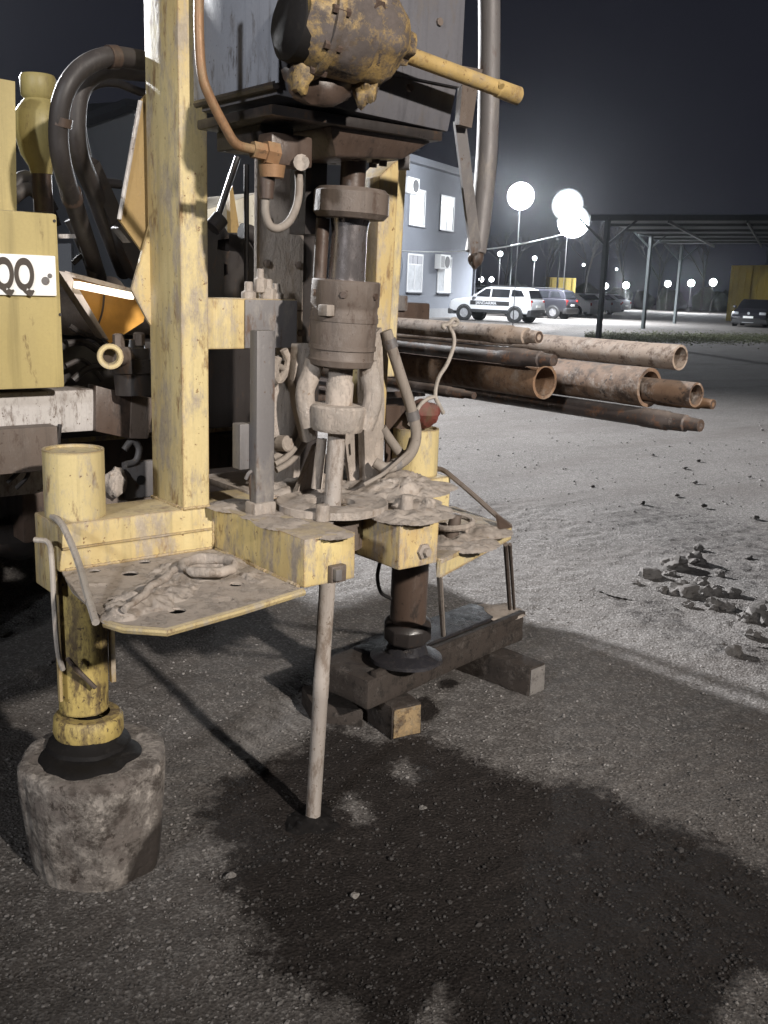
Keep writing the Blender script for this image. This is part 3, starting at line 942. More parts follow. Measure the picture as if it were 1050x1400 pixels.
part(MB().prism(quad([(497, 470), (522, 448), (526, 560), (522, 668), (500, 668), (498, 590)], y=2.25), (0, 0.03, 0)), 'column_shoe', 'mud', cr, smooth=30)
part(MB().prism(quad([(470, 590), (500, 590), (522, 668), (480, 668)], y=2.30), (0, 0.014, 0), [quad([(476, 608), (479, 606), (480, 622), (477, 624)], y=2.30), quad([(489, 610), (492, 610), (492, 622), (489, 622)], y=2.30), quad([(496, 642), (499, 640), (499, 656), (496, 656)], y=2.30)]),
     'slotted_plate', 'mud', cr, smooth=30)
part(MB().prism(quad([(432, 610), (447, 600), (440, 672), (405, 676)], y=2.22), (0, 0.02, 0)), 'foot_gusset', 'mud', mp, smooth=30)

# spindle line -----------------------------------------------
SA = Vector((1.490, 2.117, 0.0))
SB = at(477, 330, y=2.062)
SAX = (SB - SA).normalized()


def on_axis(py):
    """height parameter along the spindle axis for a photo row"""
    lo, hi = 0.0, 3.0
    for _ in range(40):
        mid = (lo + hi) / 2
        if px_of(SA + SAX * mid)[1] > py:
            lo = mid
        else:
            hi = mid
    return lo


def spin(name, rows, mat, parent=None, n=36, wob=0.0, dx=0.0, **k):
    """lathe about the spindle axis from (photo row, radius in pixels)"""
    prof = []
    for py, rp in rows:
        t = on_axis(py)
        p = SA + SAX * t
        prof.append((t, rp * (p - CAM).dot(FWD) / FPX))
    return part(MB().lathe(SA + Vector((dx, 0, 0)), SAX, prof, n, wob), name, mat, parent, **k)


sp = spin('spindle_flange', [(168, 0), (170, 70), (186, 66), (192, 50), (212, 44), (216, 34), (216, 0)], 'dark_brown')
for k in range(8):
    a, u, w = ortho(SAX)
    c = SA + SAX * on_axis(212) + (u * math.cos(k * 0.785 + 0.2) + w * math.sin(k * 0.785 + 0.2)) * 0.072
    part(MB().cyl(c, c - SAX * 0.02, 0.010, n=6), 'flange_bolt', 'mud_brown', sp)
spin('spindle_neck', [(214, 18), (262, 17), (262, 0)], 'dark_brown', sp)
spin('spindle_collar', [(258, 0), (258, 46), (264, 52), (292, 52), (299, 46), (300, 26)], 'mud_brown', bevel=0.0)
sl = spin('spindle_sleeve', [(298, 0), (298, 27), (300, 27), (318, 24.5), (384, 25.5), (390, 25)], 'chrome')
part(MB().cyl(SA + SAX * on_axis(300) + Vector((0.052, 0.02, 0)), SA + SAX * on_axis(388) + Vector((0.052, 0.02, 0)), 0.013, n=10), 'keeper_bar', 'dark', sl)
part(MB().cyl(SA + SAX * on_axis(300) + Vector((-0.055, 0.04, 0)), SA + SAX * on_axis(420) + Vector((-0.055, 0.04, 0)), 0.018, n=10), 'keeper_bar', 'dark_brown', sl)
dm = spin('chuck_body', [(383, 22), (383, 45), (385, 47), (416, 47), (419, 45), (426, 45), (429, 46.5), (470, 44.5), (488, 43.5), (491, 45.5), (499, 43), (503, 20)], 'mud_brown', n=44)
tj = on_axis(424)
part(MB().obox(SA + SAX * tj + Vector((-0.082, -0.035, 0)), (0.012, 0, 0), (0, 0.02, 0), (0, 0, 0.014)), 'chuck_lug', 'mud_metal', dm, bevel=0.004)
for k in range(6):
    a_, u_, w_ = ortho(SAX)
    th_ = k * 1.047 + 0.35
    c_ = SA + SAX * on_axis(402) + (u_ * math.cos(th_) + w_ * math.sin(th_)) * 0.0865
    part(MB().cyl(c_ - (u_ * math.cos(th_) + w_ * math.sin(th_)) * 0.004, c_ + (u_ * math.cos(th_) + w_ * math.sin(th_)) * 0.006, 0.009, n=6), 'chuck_screw', 'dark_brown', dm)
for py, rr_ in ((436, 46.0), (474, 45.0)):
    spin('chuck_band', [(py - 3, rr_ - 1), (py - 3, rr_ + 1.2), (py + 3, rr_ + 1.2), (py + 3, rr_ - 1)], 'mud_brown', dm)
spin('inner_bush', [(498, 17), (520, 16.5), (524, 19), (556, 18.5), (558, 0)], 'mud')
cl = spin('rod_clamp', [(552, 18), (553, 36), (556, 39), (582, 38), (588, 34), (589, 14)], 'mud', n=30)
for sgn in (-1, 1):
    pts = []
    for py, off in ((494, 36), (515, 41), (535, 47), (560, 44), (584, 36)):
        t = on_axis(py)
        p = SA + SAX * t
        pts.append(p + Vector((0.78, -0.62, 0)) * (sgn * off * (p - CAM).dot(FWD) / FPX))
    part(MB().tube(pts, 0.026, 10, 4), 'yoke_arm', 'mud', cl)
part(MB().prism(quad([(408, 470), (428, 470), (428, 560), (433, 600), (420, 606), (408, 560), (402, 520)], y=2.16), (0, 0.035, 0)), 'yoke_plate', 'mud', cl, bevel=0.004)
part(MB().cyl(at(440, 600, y=2.15), at(432, 668, y=2.15), 0.014, n=10), 'guide_pin', 'mud')

# rope loops left of the chuck
hub = at(352, 566, y=2.22)
wl = part(MB().prism(quad([(378, 490), (392, 500), (404, 530), (408, 570), (402, 605), (385, 622), (374, 612), (374, 500)], y=2.24), (0, 0.02, 0)), 'sheave_plate', 'mud', smooth=30, bevel=0.004)
for r_, y_ in ((56, 2.225), (64, 2.20), (72, 2.235)):
    part(MB().tube([at(358 + r_ * math.cos(a) * 0.92, 566 + r_ * 1.12 * math.sin(a), y=y_) for a in [(-1.25 + 0.28 * k) for k in range(10)]], 0.0085, 10, 4), 'rope_loop', 'rubber_muddy', wl)
part(MB().lathe(at(383, 606, y=2.225), (0.2, -1, 0.1), [(0, 0), (0, 0.022), (0.03, 0.022), (0.034, 0.018), (0.034, 0)], 20), 'sheave_pin', 'mud_metal', wl)
part(MB().tube([at(388, 478, y=2.2), at(394, 495, y=2.2), at(388, 512, y=2.2), at(380, 520, y=2.2), at(376, 505, y=2.2), at(380, 488, y=2.2)], 0.011, 8), 'rope_loop', 'mud', wl)

# hoses right of the chuck
part(MB().tube([at(528, 452, y=2.24), at(537, 480, y=2.23), at(548, 515, y=2.22), at(561, 555, y=2.21), at(569, 590, y=2.2), at(564, 615, y=2.19), at(549, 632, y=2.18), at(528, 640, y=2.18), at(512, 632, y=2.2)], 0.0165, 12), 'feed_hose', 'rubber_muddy')
part(MB().tube([at(522, 585, y=2.26), at(538, 608, y=2.25), at(550, 622, y=2.24), at(560, 618, y=2.24), at(566, 600, y=2.24)], 0.015, 12), 'feed_hose', 'rubber_muddy')
part(MB().tube([at(558, 618, y=2.17), at(536, 638, y=2.12), at(524, 648, y=2.1), at(512, 655, y=2.1), at(497, 663, y=2.1)], 0.006, 8), 'thin_line', 'rubber_muddy')
for (pa, ya), (pb, yb) in (((532, 464), 2.237), ((536, 476), 2.232)), (((563, 562), 2.208), ((566, 574), 2.205)), (((545, 634), 2.18), ((537, 637), 2.18)):
    part(MB().cyl(at(*pa, y=ya), at(*pb, y=yb), 0.0195, n=14), 'hose_clamp', 'grey_steel')
for (pa, ya), (pb, yb) in (((84, 160), 2.512), ((82, 172), 2.517)), (((148, 78), 2.5), ((160, 78), 2.505)), (((96, 262), 2.62), ((100, 274), 2.64)):
    part(MB().cyl(at(*pa, y=ya), at(*pb, y=yb), 0.028, n=16), 'hose_clamp', 'dark_brown')
part(flat([(528, 555), (560, 555), (566, 640), (528, 645)], 2.40, 0.01), 'splash_plate', 'dark_brown')

# drill head -----------------------------------------------
HX0, HX1, HY = 1.197, 1.700, 1.862
hd = part(MB().box(HX0, HX1, HY, 2.24, 1.965, 2.72), 'head_housing', 'head_grey', bevel=0.006)
part(MB().box(HX0 - 0.006, HX0 - 0.001, HY + 0.012, 2.24, 1.905, 2.72), 'side_cover', 'head_dark', hd, bevel=0.002)
part(MB().prism([(HX0 + 0.004, HY + 0.013, 1.9645), (HX1 - 0.004, HY + 0.013, 1.9645), (HX1 - 0.01, HY + 0.03, 1.868), (HX0 + 0.004, HY + 0.03, 1.885)], (0, 0.33, 0)), 'lower_housing', 'head_grey', hd, bevel=0.004)
part(MB().box(HX0 - 0.004, HX1 - 0.006, HY + 0.006, HY + 0.012, 1.9645, 1.972), 'housing_ledge', 'head_grey', hd)
part(MB().tube([(HX0 - 0.004, HY + 0.02, 1.902), (HX0 - 0.004, 2.05, 1.902), (HX0 - 0.004, 2.23, 1.902)], 0.009, 8, 0), 'bottom_seam', 'dark', hd)
part(MB().box(HX0 - 0.004, HX1 - 0.02, HY + 0.036, 2.23, 1.845, 1.8678), 'belly_plate', 'dark', hd, bevel=0.006)
part(MB().prism([(1.36, 1.92, 1.845), (1.665, 1.92, 1.845), (1.60, 1.95, 1.80), (1.40, 1.95, 1.785)], (0, 0.22, 0)), 'belly_bracket', 'dark_brown', hd, bevel=0.006)
part(MB().box(1.2405, 1.33, 2.02, 2.22, 1.80, 1.845), 'side_bracket', 'dark', hd, bevel=0.004)
for px, py in ((560, 120), (600, 30), (545, 25)):
    p = at(px, py, y=HY)
    part(MB().cyl(p + Vector((0, 0.002, 0)), p - Vector((0, 0.006, 0)), 0.009, n=8), 'cover_screw', 'mud_brown', hd)
# feed motor on its face
mo = part(MB().lathe(at(398, 18, y=1.80), (1.0, -0.10, -0.10), [(0, 0), (0, 0.078), (0.02, 0.084), (0.04, 0.100), (0.06, 0.104), (0.15, 0.104), (0.16, 0.097), (0.205, 0.095), (0.235, 0.074), (0.25, 0.055), (0.262, 0.040), (0.28, 0.036), (0.28, 0)], 40, 0.016), 'feed_motor', 'motor')
part(MB().lathe(at(386, 28, y=1.80), (1.0, -0.1, -0.1), [(0, 0), (0, 0.05), (0.015, 0.072), (0.06, 0.075), (0.06, 0)], 28, 0.004), 'motor_cap', 'grease', mo)
fl_ = at(425, 28, y=1.80)
fx_ = Vector((1.0, -0.10, -0.10)).normalized()
part(MB().lathe(fl_, fx_, [(0, 0.085), (0, 0.114), (0.018, 0.114), (0.018, 0.085)], 36), 'motor_flange', 'motor', mo, bevel=0.002)
_, fu, fw_ = ortho(fx_)
for k in range(10):
    c_ = fl_ + (fu * math.cos(k * 0.628) + fw_ * math.sin(k * 0.628)) * 0.106
    part(MB().cyl(c_ - fx_ * 0.010, c_ + fx_ * 0.028, 0.0085, n=6), 'flange_bolt', 'dark_brown', mo)
part(MB().obox(at(490, 8, y=1.74), (0.05, -0.01, -0.008), (0.0, 0.035, 0), (0.01, 0, 0.045)), 'motor_port_block', 'motor', mo, bevel=0.008, rough=0.002)
part(MB().cyl(at(515, 10, y=1.70), at(520, 12, y=1.69), 0.016, n=6), 'port_plug', 'dark_brown', mo)
part(MB().lump(at(500, 110, y=1.78), 0.028, 0.03, 0.05, 0.4, 3, 31), 'drain_lug', 'motor', mo)
part(MB().lump(at(411, 98, y=1.80), 0.02, 0.03, 0.045, 0.4, 3, 35), 'drain_lug', 'motor', mo)
part(MB().lump(at(440, 115, y=1.83), 0.085, 0.05, 0.045, 0.3, 3, 37), 'oil_pan', 'dark_brown', mo)
part(MB().cyl(at(528, 58, y=1.78), at(538, 62, y=1.775), 0.035, n=18), 'motor_ring', 'handle', mo)
ha, hb = at(532, 66, y=1.78), at(708, 131, y=1.78)
hn = part(MB().lathe(ha, hb - ha, [(0, 0), (0, 0.018), ((hb - ha).length * 0.82, 0.0185), ((hb - ha).length * 0.825, 0.0205), ((hb - ha).length * 0.995, 0.021), ((hb - ha).length, 0.018), ((hb - ha).length, 0)], 20, 0.002), 'feed_lever', 'handle')
part(MB().cyl(at(683, 114, y=1.765), at(686, 118, y=1.757), 0.008, n=8), 'set_screw', 'handle', hn)
# oil pipe, fittings and the small looped hose
part(MB().tube([at(272, -30, y=1.95), at(272, 40, y=1.95), at(276, 100, y=1.95), at(288, 135, y=1.95), at(307, 172, y=1.955), at(322, 196, y=1.96), at(340, 203, y=1.965), at(356, 205, y=1.97)], 0.0105, 10, 5), 'oil_pipe', 'copper')
ft = part(MB().lathe(at(345, 204, y=1.97), (1, -0.1, -0.1), [(0, 0), (0, 0.019), (0.03, 0.019), (0.03, 0.026), (0.06, 0.026), (0.06, 0.0)], 6), 'pipe_union', 'copper')
part(MB().obox(at(390, 207, y=1.985), (0.055, 0, 0), (0, 0.03, 0), (0, 0, 0.034)), 'valve_block', 'dark_brown', ft, bevel=0.008)
part(MB().cyl(at(412, 222, y=1.95), at(412, 222, y=1.93), 0.018, n=12), 'valve_plug', 'mud', ft)
part(MB().cyl(at(372, 226, y=1.96), at(372, 243, y=1.96), 0.030, 0.026, 14), 'valve_nut', 'copper', ft)
part(MB().cyl(at(364, 243, y=1.97), at(364, 272, y=1.97), 0.020, 0.016, 12), 'hose_end', 'dark_brown', ft)
part(MB().tube([at(363, 268, y=1.97), at(363, 292, y=1.97), at(370, 309, y=1.97), at(382, 312, y=1.97), at(396, 302, y=1.97), at(406, 280, y=1.98), at(409, 255, y=1.99), at(408, 235, y=2.0)], 0.0095, 10, 5), 'looped_hose', 'rubber_muddy')
part(MB().box(at(418, 240, y=2.13).x, at(447, 240, y=2.13).x, 2.13, 2.20, 1.62, 1.845), 'spindle_carrier', 'dark')
part(MB().cyl(at(545, 222, y=2.1), at(560, 222, y=2.08), 0.02, n=16), 'carrier_pin', 'grey_steel')

# tubes hanging at the right of the mast
st = part(MB().tube([at(668, -60, y=2.35), at(669, 60, y=2.35), at(666, 200, y=2.35), at(657, 300, y=2.35), at(650, 345, y=2.35)], 0.0335, 18, 4), 'stay_tube', 'grey_steel')
part(MB().bar(at(628, 165, y=2.30), at(650, 345, y=2.33), 0.036, 0.014, (0.3, 1, 0)), 'flat_stay', 'grey_steel', st)
part(MB().lump(at(651, 352, y=2.34), 0.026, 0.02, 0.035, 0.3, 3, 41), 'stay_shoe', 'dark_brown', st)
part(flat([(634, 90), (660, 95), (652, 128), (645, 175), (628, 170)], 2.26, 0.02), 'stay_bracket', 'mud_brown', st)

# truck tail ------------------------------------------------
tx = at(83, 410, y=2.60).x
tb = part(MB().prism([(0.25, 2.60, 1.652), (at(78, 292, y=2.6).x, 2.60, 1.652), (at(89, 530, y=2.6).x, 2.60, 1.205), (0.25, 2.60, 1.205)], (0, 0.26, 0)), 'tail_box', 'yellow_clean', bevel=0.008)
for px, py in ((74, 302), (82, 430)):
    p = at(px, py, y=2.60)
    part(MB().cyl(p - Vector((0, 0.003, 0)), p + Vector((0, 0.01, 0)), 0.004, n=8), 'rivet', 'dark', tb)
pl0, pl1 = at(-170, 347, y=2.596), at(77, 405, y=2.596)
plate = part(MB().box(pl0.x, pl1.x, 2.590, 2.599, pl1.z, at(77, 350, y=2.596).z), 'licence_plate', 'plate_white', bevel=0.004)


def letters(text, size, mat, parent, origin, ux, uz, depth=0.002, squeeze=1.0, bold=0.012):
    cu = bpy.data.curves.new('lettering', 'FONT')
    cu.body = text
    cu.size = size
    cu.extrude = depth / 2
    cu.offset = size * bold
    tmp = bpy.data.objects.new('lettering', cu)
    C.objects.link(tmp)
    dg = bpy.context.evaluated_depsgraph_get()
    me = bpy.data.meshes.new_from_object(tmp.evaluated_get(dg))
    bpy.data.objects.remove(tmp)
    ux, uz = Vector(ux).normalized(), Vector(uz).normalized()
    un = ux.cross(uz)
    og = Vector(parent['_o'])
    me.transform(Matrix(((ux.x, uz.x, un.x), (ux.y, uz.y, un.y), (ux.z, uz.z, un.z))).to_4x4() @ Matrix.Diagonal((squeeze, 1, 1, 1)))
    me.transform(Matrix.Translation(Vector(origin) - og))
    me.materials.clear()
    me.materials.append(M[mat])
    o = bpy.data.objects.new('lettering', me)
    C.objects.link(o)
    o.parent = parent
    o['_o'] = parent['_o']
    return o


letters('QQ', 0.107, 'plate_ink', plate, at(-8, 394, y=2.588), (1, 0, 0), (0, 0, 1), 0.003, 0.58, 0.032)
for px, py, r in ((62, 384, 0.0105), (68, 377, 0.006)):
    p = at(px, py, y=2.5895)
    part(MB().cyl(p, p - Vector((0, 0.002, 0)), r, n=16), 'plate_stamp', 'grey_steel', plate)
wb = part(MB().box(0.2, at(131, 565, y=2.68).x, 2.68, 2.80, at(60, 594, y=2.68).z, at(60, 535, y=2.68).z), 'bumper_beam', 'white_beam', bevel=0.008, rough=0.003)
part(MB().box(0.55, at(72, 600, y=2.66).x, 2.62, 2.68, 0.98, 1.10), 'bumper_bracket', 'mud_brown', wb, bevel=0.004)
part(MB().box(0.2, at(62, 650, y=2.75).x, 2.75, 2.86, at(40, 678, y=2.75).z, at(40, 632, y=2.75).z), 'lower_bumper', 'white_beam', bevel=0.02, rough=0.004)
bxo = part(MB().prism(quad([(131, 527), (180, 540), (178, 600), (131, 590)], y=2.66), (0, 0.06, 0)), 'coupling_box', 'dark_brown', bevel=0.004)
part(MB().prism(quad([(180, 540), (212, 545), (203, 600), (178, 600)], y=2.655), (0.0, 0.06, 0)), 'coupling_wedge', 'mud_brown', bxo, bevel=0.004)
cp = part(MB().lathe(at(184, 540, y=2.62), (0, 0.05, 1), [(0, 0), (0, 0.052), (0.06, 0.056), (0.062, 0.062), (0.10, 0.062), (0.102, 0.05), (0.13, 0.05), (0.13, 0.035), (0.155, 0.03), (0.155, 0)], 24, 0.003), 'water_swivel', 'dark')
part(MB().lathe(at(150, 487, y=2.56), (-0.35, -1, 0.05), [(0, 0.018), (0, 0.034), (0.03, 0.034), (0.03, 0.021), (0.004, 0.018)], 24), 'swivel_ring', 'yellow', cp)
part(MB().cyl(at(152, 487, y=2.565), at(185, 487, y=2.62), 0.026, n=18), 'swivel_arm', 'mud_brown', cp)
for px, py in ((162, 464), (190, 462)):
    p = at(px, py, y=2.60)
    part(MB().lathe(p, (0, 0, 1), [(-0.02, 0), (-0.02, 0.016), (0.012, 0.016), (0.016, 0.010), (0.016, 0)], 6), 'swivel_bolt', 'mud_brown', cp)
# lit work lamp in its funnel shaped shade
wl_ = part(flat([(88, 374), (204, 408), (196, 440), (150, 470), (140, 455)], 2.86, 0.008), 'work_lamp_shade', 'orange')
part(MB().bar(at(84, 373, y=2.84), at(206, 405, y=2.84), 0.05, 0.012, (0, 0, 1)), 'shade_rim', 'rim', wl_)
part(MB().prism(quad([(80, 370), (96, 374), (150, 466), (141, 462)], y=2.80), (0, 0.06, 0)), 'shade_cheek', 'rim', wl_, bevel=0.003)
part(MB().bar(at(103, 389, y=2.775), at(181, 405, y=2.775), 0.03, 0.020, (0, 0, 1)), 'lamp_tube', 'tube_lit', wl_, bevel=0.004)
part(MB().tube([at(143, 398, y=2.85), at(140, 425, y=2.85), at(134, 445, y=2.85)], 0.003, 6), 'lamp_wire', 'dark_brown', wl_)
# things standing on the tail
can = part(MB().lathe(at(57, 238, y=2.95), (0, 0.0, 1), [(0, 0), (0, 0.03), (0.02, 0.035), (0.05, 0.055), (0.11, 0.072), (0.16, 0.070), (0.185, 0.052), (0.20, 0.040), (0.21, 0.048), (0.255, 0.050), (0.265, 0.045), (0.265, 0)], 28), 'filter_canister', 'olive')
for dx in (-0.03, 0.0, 0.03):
    part(MB().cyl(at(57, 141, y=2.95) + Vector((dx, 0, -0.01)), at(57, 141, y=2.95) + Vector((dx, 0, 0.018)), 0.010, n=8), 'canister_bolt', 'yellow_clean', can)
part(MB().cyl(at(60, 290, y=2.95), at(57, 238, y=2.95), 0.028, n=14), 'canister_stem', 'dark_brown', can)
part(MB().bar(at(5, 110, y=2.86), at(8, 300, y=2.86), 0.05, 0.03, (0, 1, 0)), 'tail_upright', 'yellow_clean')
# hose bundle
hb1 = part(MB().tube([at(215, 88, y=2.55), at(180, 80, y=2.52), at(145, 78, y=2.5), at(110, 95, y=2.5), at(87, 130, y=2.5), at(80, 180, y=2.52), at(86, 230, y=2.55), at(105, 290, y=2.68), at(122, 340, y=2.85), at(135, 380, y=3.0)], 0.0245, 14, 5), 'hydraulic_hose', 'rubber')
part(MB().tube([at(215, 100, y=2.66), at(180, 96, y=2.63), at(140, 95, y=2.6), at(112, 118, y=2.6), at(104, 160, y=2.6), at(108, 210, y=2.62), at(128, 260, y=2.72), at(150, 320, y=2.85), at(170, 372, y=3.0)], 0.026, 14, 5), 'hydraulic_hose', 'rubber')
part(MB().tube([at(210, 130, y=2.7), at(190, 125, y=2.7), at(160, 114, y=2.7), at(135, 115, y=2.7), at(118, 128, y=2.7), at(112, 170, y=2.7), at(125, 240, y=2.72)], 0.011, 10, 5), 'hydraulic_hose', 'rubber')
part(MB().bar(at(118, 222, y=2.70), at(190, 378, y=2.90), 0.045, 0.06, (0, 1, 0)), 'hose_guard', 'dark')
part(MB().bar(at(165, 322, y=2.60), at(182, 305, y=2.60), 0.05, 0.05, (0, 1, 0)), 'guard_lug', 'dark')
for i, pts in enumerate((((15, 262), (35, 244), (55, 262), (70, 290)), ((12, 275), (40, 258), (62, 280), (75, 310)), ((120, 255), (140, 250), (165, 252)), ((95, 300), (110, 330), (125, 370), (128, 400)), ((100, 360), (112, 350), (125, 352)))):
    part(MB().tube([at(a, b_, y=3.0 - 0.02 * i) for a, b_ in pts], (0.024, 0.02, 0.014, 0.016, 0.008)[i], 12, 5), 'hydraulic_hose', 'rubber')
part(MB().bar(at(80, 323, y=2.9), at(105, 323, y=2.9), 0.01, 0.012), 'tie_rod', 'white_beam')

# truck chassis and deck behind the mast ---------------------
ch = part(MB().box(0.95, 1.08, 2.86, 9.2, 0.72, 0.92).box(1.86, 1.99, 2.64, 9.2, 0.72, 0.92), 'chassis_rail', 'dark_brown', bevel=0.006)
part(MB().box(1.081, 1.859, 2.70, 2.82, 0.74, 0.90), 'cross_tie', 'mud_brown', ch, bevel=0.006)
for yy in (3.6, 4.9, 6.4):
    part(MB().box(1.081, 1.859, yy, yy + 0.1, 0.74, 0.90), 'cross_tie', 'dark_brown', ch)
dk = part(MB().box(0.42, 2.28, 3.35, 6.9, 0.925, 1.02), 'deck', 'yellow_muddy', bevel=0.01)
part(MB().box(1.18, 2.05, 3.10, 4.15, 1.03, 1.30), 'winch_frame', 'dark', bevel=0.02)
part(MB().lathe((1.10, 3.45, 1.33), (1, 0, 0), [(0, 0), (0, 0.17), (0.04, 0.17), (0.045, 0.11), (0.75, 0.11), (0.755, 0.17), (0.80, 0.17), (0.80, 0)], 32), 'winch_drum', 'mud_brown')
en = part(MB().prism(quad([(284, 308), (300, 300), (312, 318), (340, 318), (352, 330), (352, 420), (284, 420)], y=3.2), (0, 0.35, 0), [quad([(298, 328), (313, 326), (313, 344), (297, 341)], y=3.2), quad([(306, 360), (311, 362), (312, 375), (306, 378)], y=3.2)]), 'gear_frame', 'dark', smooth=30)
part(MB().cyl(at(290, 312, y=3.12), at(302, 298, y=3.12), 0.03, n=14), 'gear_lever_boot', 'dark', en)
part(MB().cyl(at(295, 305, y=3.12), at(325, 215, y=3.12), 0.011, n=10), 'gear_lever', 'dark', en)
part(MB().cyl(at(337, 225, y=3.0), at(337, 390, y=3.0), 0.009, n=8), 'threaded_rod', 'dark', en)
part(MB().tube([at(330, 316, y=3.1), at(345, 320, y=3.1), at(356, 335, y=3.1), at(362, 360, y=3.1)], 0.028, 12), 'fuel_hose', 'rubber', en)
cbn = part(MB().prism(quad([(276, 288), (356, 262), (356, 470), (276, 470)], y=3.78), (0, 0.5, 0)), 'side_cabinet', 'cream', bevel=0.012)
part(MB().prism(quad([(314, 262), (318, 254), (328, 318), (316, 322)], y=3.70), (0, 0.03, 0)), 'cabinet_strut', 'ochre', cbn)
part(MB().box(1.5, 2.0, 5.2, 6.4, 1.02, 1.5), 'engine_cover', 'dark_brown', bevel=0.02)
part(MB().lathe((1.30, 4.6, 1.22), (1, 0, 0), [(0, 0), (0, 0.28), (0.7, 0.28), (0.7, 0)], 32), 'water_tank', 'mud_brown')
cab = part(MB().prism([(0.32, 7.2, 0.95), (2.32, 7.2, 0.95), (2.32, 7.2, 2.45), (2.16, 7.2, 2.85), (0.48, 7.2, 2.85), (0.32, 7.2, 2.45)], (0, 1.9, 0)), 'cab', 'cream', bevel=0.05)
part(MB().box(0.60, 2.04, 7.185, 7.199, 1.85, 2.45), 'rear_window', 'dark', cab, bevel=0.01)
part(MB().box(0.5, 2.14, 2.95, 3.05, 0.70, 0.76), 'axle_guard', 'dark', ch)
for sx in (0, 1):
    for yy in (4.05, 5.45, 8.2):
        xw = 0.34 if sx == 0 else 2.02
        wr = part(MB().lathe((xw, yy, 0.50), (1, 0, 0), [(0, 0.26), (0, 0.44), (0.03, 0.49), (0.06, 0.51), (0.24, 0.51), (0.27, 0.49), (0.30, 0.44), (0.30, 0.26)], 40), 'wheel', 'rubber')
        part(MB().lathe((xw + 0.05, yy, 0.50), (1, 0, 0), [(0, 0), (0, 0.10), (0.02, 0.12), (0.06, 0.255), (0.14, 0.259), (0.2, 0.12), (0.2, 0)], 24), 'wheel_rim', 'yellow_muddy', wr)
for yy in (4.05, 5.45, 8.2):
    part(MB().cyl((0.66, yy, 0.52), (2.02, yy, 0.52), 0.07, n=14).lump((1.34, yy, 0.52), 0.2, 0.2, 0.19, 0.05, 2, 3), 'axle', 'dark', ch)
part(MB().box(1.22, 1.70, 2.74, 2.84, 0.52, 0.74), 'tow_plate', 'dark', bevel=0.01)
th = at(190, 655, y=2.70)
tp = part(MB().obox(th, (0.05, 0, 0), (0, 0.012, 0), (0, 0, 0.055)), 'drawbar_lug', 'grey_steel', bevel=0.006)
part(MB().cyl(th - Vector((0, 0.013, 0)), th - Vector((0, 0.0135, 0)) + Vector((0, -0.002, 0)), 0.014, n=14), 'lug_hole', 'grease', tp)
part(MB().lump(at(158, 660, y=2.68), 0.032, 0.03, 0.045, 0.35, 3, 51), 'mud_clod', 'mud', tp)
part(MB().tube([at(170, 615, y=2.69), at(180, 603, y=2.69), at(190, 612, y=2.69), at(186, 630, y=2.69), at(172, 635, y=2.69)], 0.010, 10), 'hose_coupling', 'grey_steel', tp)
for i, pts in enumerate((((95, 445), (110, 455), (130, 462), (140, 470)), ((92, 470), (115, 468), (135, 480)), ((90, 500), (112, 492), (128, 505), (140, 520)), ((100, 520), (118, 505), (140, 500)))):
    part(MB().tube([at(a, b_, y=2.9) for a, b_ in pts], 0.008 + 0.003 * (i % 2), 8, 4), 'wiring_loom', 'rubber')
for i, pts in enumerate((((10, 660), (30, 640), (36, 620), (30, 600)), ((22, 668), (38, 650), (40, 625)), ((85, 640), (80, 610), (82, 580)))):
    part(MB().tube([at(a, b_, y=2.66) for a, b_ in pts], 0.006, 8, 4), 'wiring_loom', 'rubber')
part(MB().box(0.2, 1.9, 3.0, 3.3, 1.0, 1.30), 'tail_locker', 'dark', bevel=0.01)
# rack carrying the pipes; solid tray added to block light between pipes
rk = part(MB().box(2.285, 3.06, 3.50, 6.2, 1.0, 1.03), 'rack_shade_tray', 'dark_brown', bevel=0.004)
for yy in (3.62, 5.30):
    part(MB().box(2.285, 3.06, yy, yy + 0.1, 0.94, 0.998), 'rack_bearer', 'dark_brown', rk, bevel=0.004)
for yy in (3.67, 5.35):
    part(MB().cyl((3.10, yy, 0.955), (3.10, yy, 1.35), 0.03, n=10), 'rack_stanchion', 'dark_brown', rk)
part(MB().box(at(537, 430, y=3.1).x, at(588, 430, y=3.1).x, 3.1, 3.22, at(560, 446, y=3.1).z, at(560, 414, y=3.1).z), 'rack_clamp', 'dark_brown', rk, bevel=0.01)
part(MB().box(at(536, 412, y=3.08).x, at(558, 412, y=3.08).x, 3.08, 3.16, at(545, 425, y=3.08).z, at(545, 404, y=3.08).z), 'rack_clamp', 'grey_steel', rk, bevel=0.006)

# ------------------------------------------------------------------ drill rod in the chuck
dr_ = MB().lathe(SA - SAX * 0.03, SAX, [(0, 0), (0, 0.0215), (0.40, 0.0215), (0.402, 0.0225), (0.46, 0.0225), (0.462, 0.0215), (on_axis(560), 0.0235), (on_axis(520), 0.0235), (on_axis(520), 0)], 22, 0.001)
tag(dr_.build('drill_rod', M['rod'], base=SA), 'clay smeared drill rod running from the chuck through the ring into the ground', 'drill rod')

ct = mud_sheet('hole_shade_cuttings', [(SA.x, SA.y, .085, 1.0), (SA.x + .05, SA.y + .03, .07, .8), (SA.x - .05, SA.y - .01, .06, .8), (SA.x + .02, SA.y - .05, .05, .7)], -0.012, 0.022, None, 44, 0.004)  # dark colour imitates the shade of the hole around the rod
tag(ct.build('hole_shade_cuttings', M['grease'], base=SA, smooth=70), 'small collar of cuttings, darkened to stand in for the shaded hole at the drill rod foot', 'cuttings', kind='stuff')

# ------------------------------------------------------------------ pipes on the rack
PG = 'drill pipes stacked on the rack'


